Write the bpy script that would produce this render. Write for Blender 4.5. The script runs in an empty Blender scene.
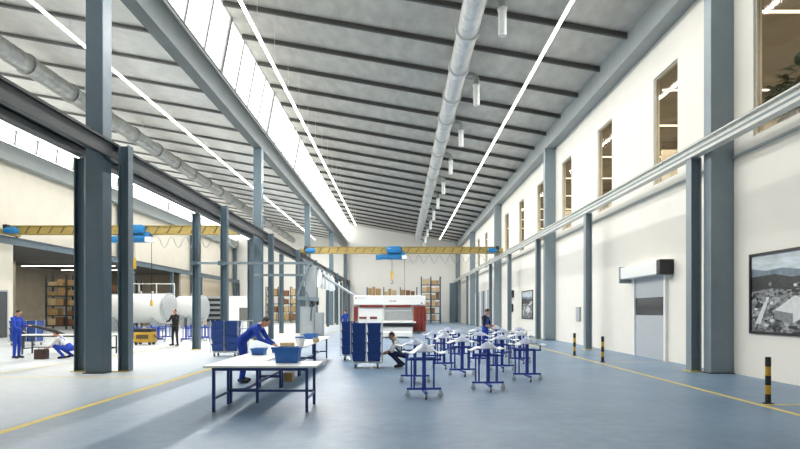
import bpy, bmesh, math, random
from mathutils import Vector, Matrix
random.seed(7)
C = bpy.context.scene.collection
SC = bpy.context.scene
PI = math.pi

# ------------------------------------------------------------------ camera
cd = bpy.data.cameras.new('camera'); cam = bpy.data.objects.new('camera', cd); C.objects.link(cam)
cd.sensor_width = 36.0; cd.lens = 25.2; cd.clip_end = 400
cd.shift_x = 0.0; cd.shift_y = 0.1081
cam.location = (0, 0, 1.65); cam.rotation_euler = (PI/2, 0, 0)
SC.camera = cam
# ------------------------------------------------------------------ world, exposure
w = bpy.data.worlds.new('world'); SC.world = w; w.use_nodes = True
bgn = w.node_tree.nodes['Background']
bgn.inputs[0].default_value = (1.0, .985, .95, 1); bgn.inputs[1].default_value = 9.0
SC.view_settings.view_transform = 'Standard'; SC.view_settings.look = 'None'
SC.view_settings.gamma = 1; SC.view_settings.use_curve_mapping = False
SC.view_settings.exposure = 0.36
SC.cycles.use_denoising = True
SC.cycles.max_bounces = 7; SC.cycles.diffuse_bounces = 5; SC.cycles.glossy_bounces = 3
SC.cycles.transparent_max_bounces = 8; SC.cycles.sample_clamp_indirect = 8
SC.cycles.caustics_reflective = False; SC.cycles.caustics_refractive = False

def area(name, loc, rot, sx, sy, energy=0, col=(1, 1, 1), portal=False):
    l = bpy.data.lights.new(name, 'AREA'); l.shape = 'RECTANGLE'; l.size = sx; l.size_y = sy
    l.energy = energy; l.color = col
    if portal: l.cycles.is_portal = True
    o = bpy.data.objects.new(name, l); C.objects.link(o); o.location = loc; o.rotation_euler = rot
    return o
# sky light comes in through the two glazed strips
area('sky_portal', (-7.9, 38, 13.3), (0, -PI/2, 0), 2.9, 92, portal=True)
area('sky_portal', (-24.3, 38, 13.3), (0, -PI/2, 0), 2.9, 92, portal=True)
# light from the luminaires of the upper office and of the annexe
area('office_light', (11.9, 36, 9.4), (0, 0, 0), 3, 52, 2600, (1, .97, .90))
area('annexe_light', (-29.5, 50, 5.7), (0, 0, 0), 7, 24, 420, (1, .95, .86))
# the four rows of tubes: each row's own light, cast down and sideways
TUBES = [(-5.2, 11.7, 12, 66), (5.6, 11.7, 12, 79), (-12.0, 11.7, 12, 79), (-21.2, 11.7, 12, 79)]
TUBE_W = 2900
for tx, tz, a, b in TUBES:
    area('tube_light', (tx, (a+b)/2, tz-.06), (0, 0, 0), .12, b-a, TUBE_W*(b-a)/67*(.55 if tx < -20 else .58 if tx > 0 else 1.5 if tx < -10 else 1.35), (1, .985, .95))

# ------------------------------------------------------------------ materials
def rgb(h):
    h = h.lstrip('#'); v = [int(h[i:i+2], 16)/255 for i in (0, 2, 4)]
    return tuple((c/12.92 if c <= .04045 else ((c+.055)/1.055)**2.4) for c in v)
MATS = {}
def mat(name, col, rough=.5, metal=0, var=.08, scale=6, emit=None, spec=.5, bump=0, stretch=None, coat=0):
    if name in MATS: return MATS[name]
    m = bpy.data.materials.new(name); m.use_nodes = True; MATS[name] = m
    nt = m.node_tree; N = nt.nodes; L = nt.links; b = N['Principled BSDF']
    if isinstance(col, str): col = rgb(col)
    b.inputs['Roughness'].default_value = rough; b.inputs['Metallic'].default_value = metal
    b.inputs['Specular IOR Level'].default_value = spec
    if coat: b.inputs['Coat Weight'].default_value = coat
    tc = N.new('ShaderNodeTexCoord'); no = N.new('ShaderNodeTexNoise'); no.inputs['Scale'].default_value = scale
    no.inputs['Detail'].default_value = 4
    mp = N.new('ShaderNodeMapping'); L.new(tc.outputs['Object'], mp.inputs[0]); L.new(mp.outputs[0], no.inputs['Vector'])
    if stretch: mp.inputs['Scale'].default_value = stretch
    cr = N.new('ShaderNodeValToRGB'); L.new(no.outputs[0], cr.inputs[0])
    cr.color_ramp.elements[0].position = .3; cr.color_ramp.elements[1].position = .7
    cr.color_ramp.elements[0].color = (*[max(0, c*(1-var)) for c in col], 1)
    cr.color_ramp.elements[1].color = (*[min(1, c*(1+var)) for c in col], 1)
    L.new(cr.outputs[0], b.inputs['Base Color'])
    if bump:
        bp = N.new('ShaderNodeBump'); bp.inputs['Strength'].default_value = bump; L.new(no.outputs[0], bp.inputs['Height'])
        L.new(bp.outputs[0], b.inputs['Normal'])
    if emit:
        b.inputs['Emission Color'].default_value = (*col, 1); b.inputs['Emission Strength'].default_value = emit
    return m

M_wall = mat('wall_paint', (.78, .755, .69), .7, var=.015, scale=1.5)
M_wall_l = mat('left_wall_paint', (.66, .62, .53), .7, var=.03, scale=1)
M_wall_e = mat('end_wall_paint', (.88, .87, .83), .7, var=.015, scale=.6)
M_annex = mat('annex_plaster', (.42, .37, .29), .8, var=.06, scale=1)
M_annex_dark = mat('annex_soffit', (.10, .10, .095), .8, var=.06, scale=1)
M_deck = mat('roof_deck', (.52, .505, .465), .75, var=.14, scale=2.2, stretch=(1, .5, 1))
M_purlin = mat('purlin_paint', (.085, .085, .08), .6, var=.05)
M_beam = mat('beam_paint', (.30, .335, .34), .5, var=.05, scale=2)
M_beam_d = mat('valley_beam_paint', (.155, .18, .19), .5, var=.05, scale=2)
M_steel = mat('steel_paint', (.095, .14, .175), .42, var=.06, scale=2.5)
M_steel_l = mat('pale_steel_paint', (.21, .26, .29), .45, var=.05, scale=2.5)
M_rail = mat('rail_paint', (.032, .04, .045), .45, var=.05)
M_railtop = mat('rail_top_iron', (.03, .03, .032), .4, .5)
M_yellow = mat('line_yellow', (.72, .56, .12), .5, var=.12, scale=9)
M_cy = mat('crane_yellow', (.37, .27, .075), .45, var=.15, scale=5)
M_cyd = mat('crane_brown', (.10, .07, .03), .5)
M_cblue = mat('hoist_blue', (.01, .17, .42), .35, var=.08)
M_duct = mat('duct_zinc', (.72, .73, .73), .4, .45, var=.10, scale=3)
M_duct_l = mat('duct_zinc_aged', (.42, .43, .42), .38, .75, var=.15, scale=3)
M_white = mat('white_lacquer', (.80, .81, .80), .35, var=.02)
M_offwhite = mat('offwhite_laminate', (.84, .84, .80), .3, var=.02)
M_grey = mat('grey_lacquer', (.36, .39, .41), .4, var=.05)
M_blue = mat('stand_blue', (.025, .06, .36), .4, var=.08)
M_bin = mat('bin_blue', (.012, .055, .25), .38, var=.10, scale=9)
M_binl = mat('bin_light_blue', (.02, .13, .45), .38, var=.08, scale=9)
M_tblue = mat('bench_blue', (.014, .035, .17), .4, var=.06)
M_chrome = mat('trolley_zinc', (.62, .65, .68), .3, .6)
M_black = mat('black_plastic', (.015, .015, .017), .45)
M_rubber = mat('grey_rubber', (.12, .12, .125), .6)
M_wheel = mat('pale_wheel', (.55, .56, .58), .5)
M_red = mat('machine_red', (.19, .022, .014), .4, var=.03)
M_card = mat('cardboard', (.42, .27, .12), .8, var=.2, scale=8)
M_card2 = mat('pale_cardboard', (.58, .44, .25), .8, var=.15, scale=8)
M_card3 = mat('brown_crate', (.20, .09, .045), .7, var=.2, scale=8)
M_teal = mat('teal_crate', (.03, .12, .16), .6, var=.1)
M_hood = mat('moulded_grey', (.30, .35, .47), .3, var=.25, scale=4)
M_wing = mat('milky_plastic', (.72, .74, .77), .28, var=.06, scale=5)
M_film = mat('clear_film', (.80, .83, .86), .2, var=.1, scale=5)
M_ceram = mat('door_panel_grey', (.44, .47, .50), .35, var=.02)
M_dark = mat('dark_cavity', (.012, .012, .014), .6)
M_hyel = mat('pallet_truck_yellow', (.55, .33, .03), .45, var=.1)
M_skin = mat('skin', (.55, .30, .20), .5, var=.05)
M_hair = mat('hair', (.03, .02, .015), .6, var=.2, scale=40)
M_cap = mat('grey_hair', (.08, .08, .085), .7, var=.2, scale=40)
M_over = mat('royal_blue_cloth', (.012, .055, .42), .8, var=.15, scale=14, bump=.3)
M_navy = mat('navy_cloth', (.015, .02, .07), .85, var=.2, scale=14, bump=.3)
M_blk = mat('black_cloth', (.010, .010, .013), .85, var=.2, scale=14, bump=.3)
M_shirt = mat('white_cloth', (.70, .70, .70), .85, var=.08, scale=14, bump=.3)
M_shoe = mat('shoe_leather', (.015, .013, .012), .5)
M_leaf = mat('leaf_green', (.035, .055, .025), .5, var=.3)
M_office = mat('office_brown', (.36, .315, .24), .7, var=.10, scale=1)
M_officec = mat('office_ceiling', (.20, .18, .145), .7, var=.1, scale=1)
M_wframe = mat('window_beige', (.50, .48, .42), .5)
M_lamp = mat('lamp_diffuser', (1, .985, .94), .4, var=0, emit=9)
M_lampo = mat('office_lamp', (1, .96, .86), .4, var=0, emit=2)

def glass(name, tint, refl=.08):
    m = bpy.data.materials.new(name); m.use_nodes = True; nt = m.node_tree; N = nt.nodes; L = nt.links
    N.remove(N['Principled BSDF']); out = N['Material Output']
    t = N.new('ShaderNodeBsdfTransparent'); t.inputs[0].default_value = (*tint, 1)
    g = N.new('ShaderNodeBsdfGlossy'); g.inputs['Roughness'].default_value = .05
    mx = N.new('ShaderNodeMixShader'); mx.inputs[0].default_value = refl; L.new(t.outputs[0], mx.inputs[1]); L.new(g.outputs[0], mx.inputs[2])
    L.new(mx.outputs[0], out.inputs[0]); return m
M_glass = glass('window_glass', (.86, .83, .76), .04)
M_sky = glass('rooflight_glass', (.36, .365, .36), .02)

def floor_mat():
    m = bpy.data.materials.new('painted_floor'); m.use_nodes = True; nt = m.node_tree; N = nt.nodes; L = nt.links
    b = N['Principled BSDF']; tc = N.new('ShaderNodeTexCoord')
    n1 = N.new('ShaderNodeTexNoise'); n1.inputs['Scale'].default_value = .55; n1.inputs['Detail'].default_value = 6
    n2 = N.new('ShaderNodeTexNoise'); n2.inputs['Scale'].default_value = 4; n2.inputs['Detail'].default_value = 10; n2.inputs['Roughness'].default_value = .65
    L.new(tc.outputs['Object'], n1.inputs['Vector']); L.new(tc.outputs['Object'], n2.inputs['Vector'])
    mixn = N.new('ShaderNodeMix'); mixn.data_type = 'FLOAT'; mixn.inputs[0].default_value = .6
    L.new(n1.outputs[0], mixn.inputs[2]); L.new(n2.outputs[0], mixn.inputs[3])
    r1 = N.new('ShaderNodeValToRGB'); L.new(mixn.outputs[0], r1.inputs[0])
    e = r1.color_ramp.elements; e[0].position = .36; e[1].position = .64
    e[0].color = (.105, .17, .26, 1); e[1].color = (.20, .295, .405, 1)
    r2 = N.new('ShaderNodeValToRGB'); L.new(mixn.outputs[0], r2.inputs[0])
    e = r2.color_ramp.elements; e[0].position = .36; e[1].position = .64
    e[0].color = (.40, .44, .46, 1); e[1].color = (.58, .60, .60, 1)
    # paler floor colour towards the left-hand side of the hall
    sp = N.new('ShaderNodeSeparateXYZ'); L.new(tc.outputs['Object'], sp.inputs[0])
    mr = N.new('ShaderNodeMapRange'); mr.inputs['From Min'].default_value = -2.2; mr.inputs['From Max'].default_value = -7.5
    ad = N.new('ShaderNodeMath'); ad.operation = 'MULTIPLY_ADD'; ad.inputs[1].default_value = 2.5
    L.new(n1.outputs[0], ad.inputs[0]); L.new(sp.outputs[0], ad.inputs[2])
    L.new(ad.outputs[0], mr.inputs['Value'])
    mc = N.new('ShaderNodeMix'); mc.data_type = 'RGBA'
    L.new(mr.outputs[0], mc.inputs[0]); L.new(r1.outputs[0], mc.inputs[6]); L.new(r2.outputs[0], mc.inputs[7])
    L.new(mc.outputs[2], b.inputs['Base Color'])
    rr = N.new('ShaderNodeMapRange'); L.new(n2.outputs[0], rr.inputs[0]); rr.inputs['To Min'].default_value = .28; rr.inputs['To Max'].default_value = .52; b.inputs['Specular IOR Level'].default_value = .4
    L.new(rr.outputs[0], b.inputs['Roughness'])
    bp = N.new('ShaderNodeBump'); bp.inputs['Strength'].default_value = .3; bp.inputs['Distance'].default_value = .02
    L.new(n2.outputs[0], bp.inputs['Height']); L.new(bp.outputs[0], b.inputs['Normal'])
    return m
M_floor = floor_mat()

# ------------------------------------------------------------------ helpers
class MB:
    def __init__(s): s.bm = bmesh.new(); s.mats = []; s.cur = 0
    def m(s, mt):
        if mt not in s.mats: s.mats.append(mt)
        s.cur = s.mats.index(mt); return s
    def _mk(s, verts, faces):
        vs = [s.bm.verts.new(v) for v in verts]
        for f in faces:
            fa = s.bm.faces.new([vs[i] for i in f]); fa.material_index = s.cur
        return vs
    def box(s, x0, x1, y0, y1, z0, z1, bev=0, R=None):
        x0, x1 = min(x0, x1), max(x0, x1); y0, y1 = min(y0, y1), max(y0, y1); z0, z1 = min(z0, z1), max(z0, z1)
        pts = [(x, y, z) for x in (x0, x1) for y in (y0, y1) for z in (z0, z1)]
        if R is not None:
            c = Vector(((x0+x1)/2, (y0+y1)/2, (z0+z1)/2)); pts = [c+R@(Vector(p)-c) for p in pts]
        vs = s._mk(pts, [(0, 1, 3, 2), (4, 6, 7, 5), (0, 4, 5, 1), (2, 3, 7, 6), (0, 2, 6, 4), (1, 5, 7, 3)])
        if bev:
            es = {e for v in vs for e in v.link_edges}
            r = bmesh.ops.bevel(s.bm, geom=list(es), offset=bev, segments=2, profile=.5, affect='EDGES')
            for f in r['faces']: f.material_index = s.cur
        return s
    def bar(s, a, b, w, h=None, up=(0, 0, 1)):
        h = h or w; a = Vector(a); b = Vector(b); d = (b-a).normalized(); u = Vector(up)
        if abs(d.dot(u)) > .98: u = Vector((0, 1, 0))
        sx = d.cross(u).normalized(); u = sx.cross(d)
        vs = [p+sx*i*w/2+u*j*h/2 for p in (a, b) for i, j in ((-1, -1), (1, -1), (1, 1), (-1, 1))]
        s._mk(vs, [(0, 3, 2, 1), (4, 5, 6, 7), (0, 1, 5, 4), (1, 2, 6, 5), (2, 3, 7, 6), (3, 0, 4, 7)]); return s
    def tube(s, a, b, r, r2=None, n=12, cap=True):
        r2 = r if r2 is None else r2; a = Vector(a); b = Vector(b); d = (b-a).normalized()
        u = Vector((0, 0, 1)) if abs(d.z) < .9 else Vector((1, 0, 0)); x = d.cross(u).normalized(); y = d.cross(x)
        ring = lambda p, q: [p+(x*math.cos(2*PI*i/n)+y*math.sin(2*PI*i/n))*q for i in range(n)]
        fs = [(i, (i+1) % n, n+(i+1) % n, n+i) for i in range(n)]
        if cap: fs += [tuple(range(n-1, -1, -1)), tuple(range(n, 2*n))]
        s._mk(ring(a, r)+ring(b, r2), fs); return s
    def path(s, pts, r, n=8):
        pts = [Vector(p) for p in pts]; rings = []; prev = None
        for i, p in enumerate(pts):
            d = (pts[min(i+1, len(pts)-1)]-pts[max(i-1, 0)]).normalized()
            if prev is None:
                u = Vector((0, 0, 1)) if abs(d.z) < .9 else Vector((1, 0, 0)); x = d.cross(u).normalized()
            else: x = (prev-d*prev.dot(d)).normalized()
            prev = x; y = d.cross(x)
            rr = r[i] if isinstance(r, (list, tuple)) else r
            rings.append([p+(x*math.cos(2*PI*k/n)+y*math.sin(2*PI*k/n))*rr for k in range(n)])
        vs = [v for g in rings for v in g]; fs = []
        for i in range(len(pts)-1):
            for k in range(n): fs.append((i*n+k, i*n+(k+1) % n, (i+1)*n+(k+1) % n, (i+1)*n+k))
        fs += [tuple(range(n-1, -1, -1)), tuple(range((len(pts)-1)*n, len(pts)*n))]
        s._mk(vs, fs); return s
    def prism(s, poly, axis, a, b):
        n = len(poly)
        def P(p, t): return {'x': (t, p[0], p[1]), 'y': (p[0], t, p[1]), 'z': (p[0], p[1], t)}[axis]
        s._mk([P(p, a) for p in poly]+[P(p, b) for p in poly],
              [tuple(range(n-1, -1, -1)), tuple(range(n, 2*n))]+[(i, (i+1) % n, n+(i+1) % n, n+i) for i in range(n)]); return s
    def ell(s, c, rx, ry, rz, B=None, seg=14, rings=8):
        B = B or Matrix.Identity(3); c = Vector(c); mt = Matrix.Translation(c)@(B.to_4x4())@Matrix.Diagonal((rx, ry, rz, 1))
        r = bmesh.ops.create_uvsphere(s.bm, u_segments=seg, v_segments=rings, radius=1, matrix=mt)
        for v in r['verts']:
            for f in v.link_faces: f.material_index = s.cur
        return s
    def hsec(s, cx, cy, z0, z1, wx, wy, t=.025, face='x'):   # H section standing upright
        if face == 'x':
            s.box(cx-wx/2, cx-wx/2+t, cy-wy/2, cy+wy/2, z0, z1); s.box(cx+wx/2-t, cx+wx/2, cy-wy/2, cy+wy/2, z0, z1)
            s.box(cx-wx/2+t, cx+wx/2-t, cy-t/2, cy+t/2, z0, z1)
        else:
            s.box(cx-wx/2, cx+wx/2, cy-wy/2, cy-wy/2+t, z0, z1); s.box(cx-wx/2, cx+wx/2, cy+wy/2-t, cy+wy/2, z0, z1)
            s.box(cx-t/2, cx+t/2, cy-wy/2+t, cy+wy/2-t, z0, z1)
        return s
    def build(s, name, mt=None, parent=None, smooth=False, loc=None):
        if mt is not None:
            s.mats = [mt] if len(s.mats) == 0 else s.mats
        bmesh.ops.recalc_face_normals(s.bm, faces=s.bm.faces)
        me = bpy.data.meshes.new(name); s.bm.to_mesh(me); s.bm.free()
        for q in s.mats: me.materials.append(q)
        if smooth:
            for p in me.polygons: p.use_smooth = True
            try: me.set_sharp_from_angle(angle=math.radians(40))
            except Exception: pass
        o = bpy.data.objects.new(name, me); C.objects.link(o)
        if parent is not None: o.parent = parent
        if loc: o.location = loc
        return o
def tag(o, label, cat, group=None, kind=None):
    o['label'] = label; o['category'] = cat
    if group: o['group'] = group
    if kind: o['kind'] = kind
    return o
def struct(o, label=None):
    o['kind'] = 'structure'
    if label: o['label'] = label
    return o
def thing(name, label, cat, loc=(0, 0, 0), rz=0, group=None, kind=None):
    o = bpy.data.objects.new(name, None); C.objects.link(o); o.empty_display_size = .1
    o.location = loc; o.rotation_euler = (0, 0, rz); return tag(o, label, cat, group, kind)
KIDS = {}
def kids(o): return [c for c in C.objects if c.parent == o]
def dup(o, loc, rz=None, label=None, group=None, ks=None):
    def cp(src, par):
        c = src.copy(); C.objects.link(c)
        if par is not None: c.parent = par
        return c
    tree = KIDS.get(o.name)
    if tree is None:
        tree = [(k, kids(k)) for k in kids(o)]; KIDS[o.name] = tree
    r = cp(o, None); r.location = loc
    if rz is not None: r.rotation_euler = (0, 0, rz)
    if label: r['label'] = label
    if group: r['group'] = group
    for k, gs in tree:
        c = cp(k, r)
        for g in gs: cp(g, c)
    return r
def GX(px, d): return (px-400)*d/560
def GZ(py, d): return 1.65-(py-311)*d/560
ORD = ['nearest', 'second nearest', 'third nearest', 'fourth nearest', 'fifth nearest', 'sixth nearest', 'seventh nearest',
       'eighth nearest', 'ninth nearest', 'tenth nearest', 'eleventh nearest', 'twelfth nearest']

# ------------------------------------------------------------------ shell
YN, YF = -8.0, 83.2
WR, WL = 8.8, -24.6
S = .176
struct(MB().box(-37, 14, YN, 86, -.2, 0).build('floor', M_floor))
# ceilings: two pitched decks
def deck(x0, z0, x1, z1, name, m_=M_deck):
    struct(MB().prism([(x0, z0), (x1, z1), (x1, z1+.18), (x0, z0+.18)], 'y', YN, YF+.3).build(name, m_))
deck(-7.37, 14.53, 9.05, 11.77-.13, 'ceiling')
deck(-23.9, 14.53, -8.28, 11.78, 'ceiling', mat('left_roof_deck_lit', (.78, .77, .74), .75, var=.06, scale=2.2))  # same deck as the main bay, brighter left-bay light put into its colour
# wall right with window slots
WC = [13.1, 18.6, 24.1, 29.6, 35.1, 40.6, 46.2, 51.7, 57.2, 62.7]
b = MB(); T = .22
b.box(WR, WR+T, YN, YF, 0, 6.0); b.box(WR, WR+T, YN, YF, 9.68, 12.0)
edges = [YN]+[v for c in WC for v in (c-.85, c+.85)]+[YF]
for i in range(0, len(edges), 2): b.box(WR, WR+T, edges[i], edges[i+1], 6.0, 9.68)
struct(b.build('wall_right', M_wall))
for i, c in enumerate(WC):
    root = bpy.data.objects.new('window_%d' % (i+3), None); C.objects.link(root); root.location = (WR+.1, c, 6.0); struct(root)
    f = MB(); t = .05
    f.box(-.04, .04, -.85, -.85+t, 0, 3.68).box(-.04, .04, .85-t, .85, 0, 3.68).box(-.04, .04, -.85+t, .85-t, 3.68-t, 3.68).box(-.04, .04, -.85+t, .85-t, 0, t)
    f.build('window_frame', M_wframe, root)
    MB().box(-.006, .006, -.8, .8, t, 3.63).build('pane', M_glass, root)
# office gallery behind the upper windows
b = MB(); b.m(M_officec).box(WR+T, 15, 8, 66, 9.75, 9.9).m(M_office).box(15, 15.2, 8, 66, 5.5, 9.9).box(WR+T, 15, 7.8, 8, 5.5, 9.9).box(WR+T, 15, 66, 66.2, 5.5, 9.9)
b.box(WR+T, 15, 8, 66, 5.5, 5.7)
for y in (15.9, 21.4, 26.9, 32.4, 37.9, 43.4, 49, 54.5): b.box(12.6, 15, y, y+.15, 5.7, 9.75)
struct(b.build('wall_office'))
for i, y in enumerate([10.2, 14.6, 19.8, 23.6, 28.4, 33, 38, 43, 48, 53]):
    tag(MB().m(M_lampo).box(WR+.5, 14.2, y, y+.07, 9.45, 9.5).m(M_steel).bar((WR+.9, y+.035, 9.5), (WR+.9, y+.035, 9.75), .02).bar((13.6, y+.035, 9.5), (13.6, y+.035, 9.75), .02).build('office_ceiling_lamp', M_lampo),
        'glowing office tube lamp, %s behind the upper right windows' % (ORD[i] if i < 12 else 'one of the farthest'), 'lamp', 'office tube lamps behind the upper windows')
for i, y in enumerate([19.5, 22.4, 25, 28, 31.2, 34, 37, 42, 48]):
    t = thing('office_shelf', 'pale office shelf behind the %s upper window on the right' % (ORD[i] if i < 9 else 'far'), 'shelf', (11.4, y, 5.7), 0, 'shelves in the upper office')
    for z in (.0, 1.0, 2.0): MB().box(0, .35, -.6, .6, z, z+.04).build('shelf_board', M_wframe, t)
    MB().box(0, .35, -.64, -.6, 0, 2.1).build('side_panel', M_wframe, t); MB().box(0, .35, .6, .64, 0, 2.1).build('side_panel', M_wframe, t)
# annexe on the left
OY0, OY1, OZ = 35.6, 63.0, 5.95
b = MB(); b.box(WL-T, WL, YN, OY0, 0, 12.2).box(WL-T, WL, OY1, YF, 0, 12.2).box(WL-T, WL, OY0, OY1, OZ, 12.2)
struct(b.build('wall_left', M_wall_l))
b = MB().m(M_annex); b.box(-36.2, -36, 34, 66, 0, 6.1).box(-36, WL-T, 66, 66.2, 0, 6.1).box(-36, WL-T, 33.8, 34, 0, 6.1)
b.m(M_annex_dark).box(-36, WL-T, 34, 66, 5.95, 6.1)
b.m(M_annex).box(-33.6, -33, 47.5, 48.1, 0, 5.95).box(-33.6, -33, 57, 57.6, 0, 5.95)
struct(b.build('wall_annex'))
struct(MB().box(-36.2, 9.05, YF, YF+.3, 0, 14.8).build('wall_back', M_wall_e))
struct(MB().box(-36.2, 9.05, YN-.3, YN, 0, 14.8).build('wall_front', M_wall_e))
# lower tan dado panels on the left wall past the opening
struct(MB().box(WL, WL+.03, OY1+.1, 80, 0, 5.6).build('trim_1', mat('tan_panel', (.52, .45, .34), .7, var=.04)))
struct(MB().box(WR-.05, WR, 9, YF, 5.66, 5.72).build('rail_shadow_strip', M_grey))  # shadow of the crane rail on the wall, made as a grey strip
# rooflight glazing
def rooflight(x0, z0, x1, z1, name, y0=YN, y1=YF):
    root = bpy.data.objects.new(name, None); C.objects.link(root); struct(root)
    d = Vector((x1-x0, 0, z1-z0)); a = Vector((x0, 0, z0)); nrm = Vector((-d.z, 0, d.x)).normalized()
    g = MB(); g._mk([(x0, y0, z0), (x0, y1, z0), (x1, y1, z1), (x1, y0, z1)], [(0, 1, 2, 3)])
    g.build('pane', M_sky, root)
    f = MB(); y = 24.6-8.45*4; k = 0
    while y < y1:
        thick = (k % 4 == 0); wd = .26 if thick else .13
        if y > y0: f.bar(a+Vector((0, y, 0)), a+d+Vector((0, y, 0)), wd, .08 if thick else .05, up=nrm)
        y += 8.45/4; k += 1
    for fr, w_ in ((0.02, .10), (.98, .10))+(((.33, .06),) if x0 < -20 else ()):
        p = a+d*fr; f.bar(p+Vector((0, y0, 0)), p+Vector((0, y1, 0)), w_, .06)
    f.build('window_frame', mat('mullion_grey', (.42, .43, .43), .5), root)
rooflight(-7.88, 12.05, -7.40, 14.6, 'window_1')
rooflight(-24.2, 12.05, -23.9, 14.6, 'window_2')
# beams
def beam(name, x0, x1, m_, label):
    o = MB().box(x0, x1, YN, YF, 10.87, 11.86).box(x0-.02, x1+.02, YN, YF, 11.80, 11.9).build(name, m_); tag(o, label, 'beam'); return o
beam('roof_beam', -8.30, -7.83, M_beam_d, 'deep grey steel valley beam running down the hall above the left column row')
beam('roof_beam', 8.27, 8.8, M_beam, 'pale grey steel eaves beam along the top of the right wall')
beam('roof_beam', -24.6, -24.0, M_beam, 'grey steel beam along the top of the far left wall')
tag(MB().box(-8.1, -7.84, YN, YF, 11.9, 12.05).build('gutter', M_white), 'thin pale gutter strip between the valley beam and the sloping rooflight', 'gutter')
# purlins
for bx0, bx1, side in ((-7.35, 8.27, 'main bay'), (-23.85, -8.32, 'left bay')):
    PH = .19 if bx0 > -10 else .12
    for k in range(1, 25):
        y = 14.75+2.817*k-2.817
        if y > 82.5: break
        def zr(x): return (11.77+(8.3-x)*S) if bx0 > -10 else (11.78+(-8.3-x)*S)
        p = MB(); xa, xb = bx0, bx1
        for (q0, q1, h0, h1) in ((-.05, .05, -.05, -.02), (-.012, .012, -PH, -.05), (-.06, .06, -PH-.02, -PH)):
            p._mk([(x, y+q, zr(x)+h) for x in (xa, xb) for q in (q0, q1) for h in (h0, h1)],
                  [(0, 1, 3, 2), (4, 6, 7, 5), (0, 4, 5, 1), (2, 3, 7, 6), (0, 2, 6, 4), (1, 5, 7, 3)])
        tag(p.build('roof_purlin', M_purlin if bx0 > -10 else mat('left_purlin_lit', (.22, .225, .22), .6)), ('dark roof purlin of the %s, %s counted from the camera' % (side, (ORD+[q+' nearest' for q in 'thirteenth fourteenth fifteenth sixteenth seventeenth eighteenth nineteenth twentieth twenty-first twenty-second twenty-third twenty-fourth'.split()])[k-1])), 'purlin', 'roof purlins of the %s' % side)  # left purlins: stronger light of that bay painted in as a lighter grey

# ------------------------------------------------------------------ columns
CY = [14.75, 31.65, 48.55, 65.45, 82.2]
WORDS = ['nearest', 'second nearest', 'middle', 'second farthest', 'farthest']
for i, y in enumerate(CY):
    for x0, x1, dy, side, m_ in ((-8.29, -7.83, .47, 'left row beneath the valley beam', M_steel), (8.19, 8.8, .36, 'right wall', M_steel_l), (-24.5, -24.02, .4, 'far left wall', M_steel)):
        if x0 < -20 and i == 0: continue
        b = MB(); b.box(x0, x1, y, y+dy, 0.02, 10.87, .015)
        r = thing('steel_column', '%s tall %s grey steel column of the %s' % (WORDS[i], 'pale blue' if m_ is M_steel_l else 'blue', side), 'column', (0, 0, 0))
        b.build('shaft', m_, r)
        e = 0 if x1 == 8.8 else .05
        MB().box(x0-.05, x1+e, y-.05, y+dy+.05, 0, .02).build('base_plate', M_rail, r)
        r.location = ((x0+x1)/2, y+dy/2, 0)
        for c in kids(r): c.location = (-(x0+x1)/2, -(y+dy/2), 0)
# crane rails and their posts
RY = [15.35, 24.0, 32.65, 41.2, 49.8, 58.4, 67.0, 75.6, 82.6]
def rail(xc, y0, y1, label, m_=M_rail, wallside=0, hw=.12, bot=-.22):
    r = thing('crane_rail', label, 'crane rail', (xc, y0, 5.95))
    MB().box(-hw, hw, 0, y1-y0, bot, bot+.03).box(-hw, hw, 0, y1-y0, .17, .2).box(-.015, .015, 0, y1-y0, bot+.03, .17).build('girder', m_, r)
    MB().box(-.05, .05, 0, y1-y0, .2, .25).build('track', M_railtop, r)
    if xc > 0: MB().box(-.02, -.0151, 0, y1-y0, .0, .06).build('conductor_strip', M_steel_l, r)
    if wallside:
        MB().box(wallside*.2-.03, wallside*.2+.03, 0, y1-y0, -.12, -.06).build('power_rail', M_railtop, r)
    return r
rail(-7.745, 2.0, 82.9, 'dark steel crane rail on the right side of the left column row', hw=.08)
rail(-8.72, 2.0, 82.9, 'dark steel crane rail on the left side of the left column row', bot=-.06)
rail(8.0, 2.0, 82.9, 'pale steel crane rail running along the right wall', mat('pale_rail_paint', (.70, .70, .66), .45), bot=-.13)
rail(-23.8, 12.0, 82.9, 'grey steel crane rail along the far left wall', M_steel)
for nm, xc, w_, m_ in (('right wall crane rail', 8.05, .28, M_steel_l), ('rail right of the left columns', -7.6, .28, M_steel), ('rail left of the left columns', -8.72, .28, M_steel), ('far left wall crane rail', -23.8, .26, M_steel)):
    for i, y in enumerate(RY):
        if xc < -20 and i < 1: continue
        r = thing('rail_post', '%s steel post carrying the %s' % (ORD[i], nm), 'post', (xc, y, 0))
        x = MB()
        if xc == -7.6: x.hsec(.08, 0, .02, 6.16, w_, w_, face='x')
        else: x.hsec(0, 0, .02, 5.77 if xc > 0 else (5.84 if xc > -10 else 5.72), w_, w_, face='x')
        x.build('shaft', m_, r)
        MB().box(-.2, .2, -.2, .2, 0, .02).build('base_plate', M_yellow, r)
        if abs(xc) < 8.2 and xc != -7.6: MB().box(-.14, .14, -.14, .14, 5.77 if xc > 0 else 5.84, 5.82 if xc > 0 else 5.885).build('head_plate', m_, r)

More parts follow.
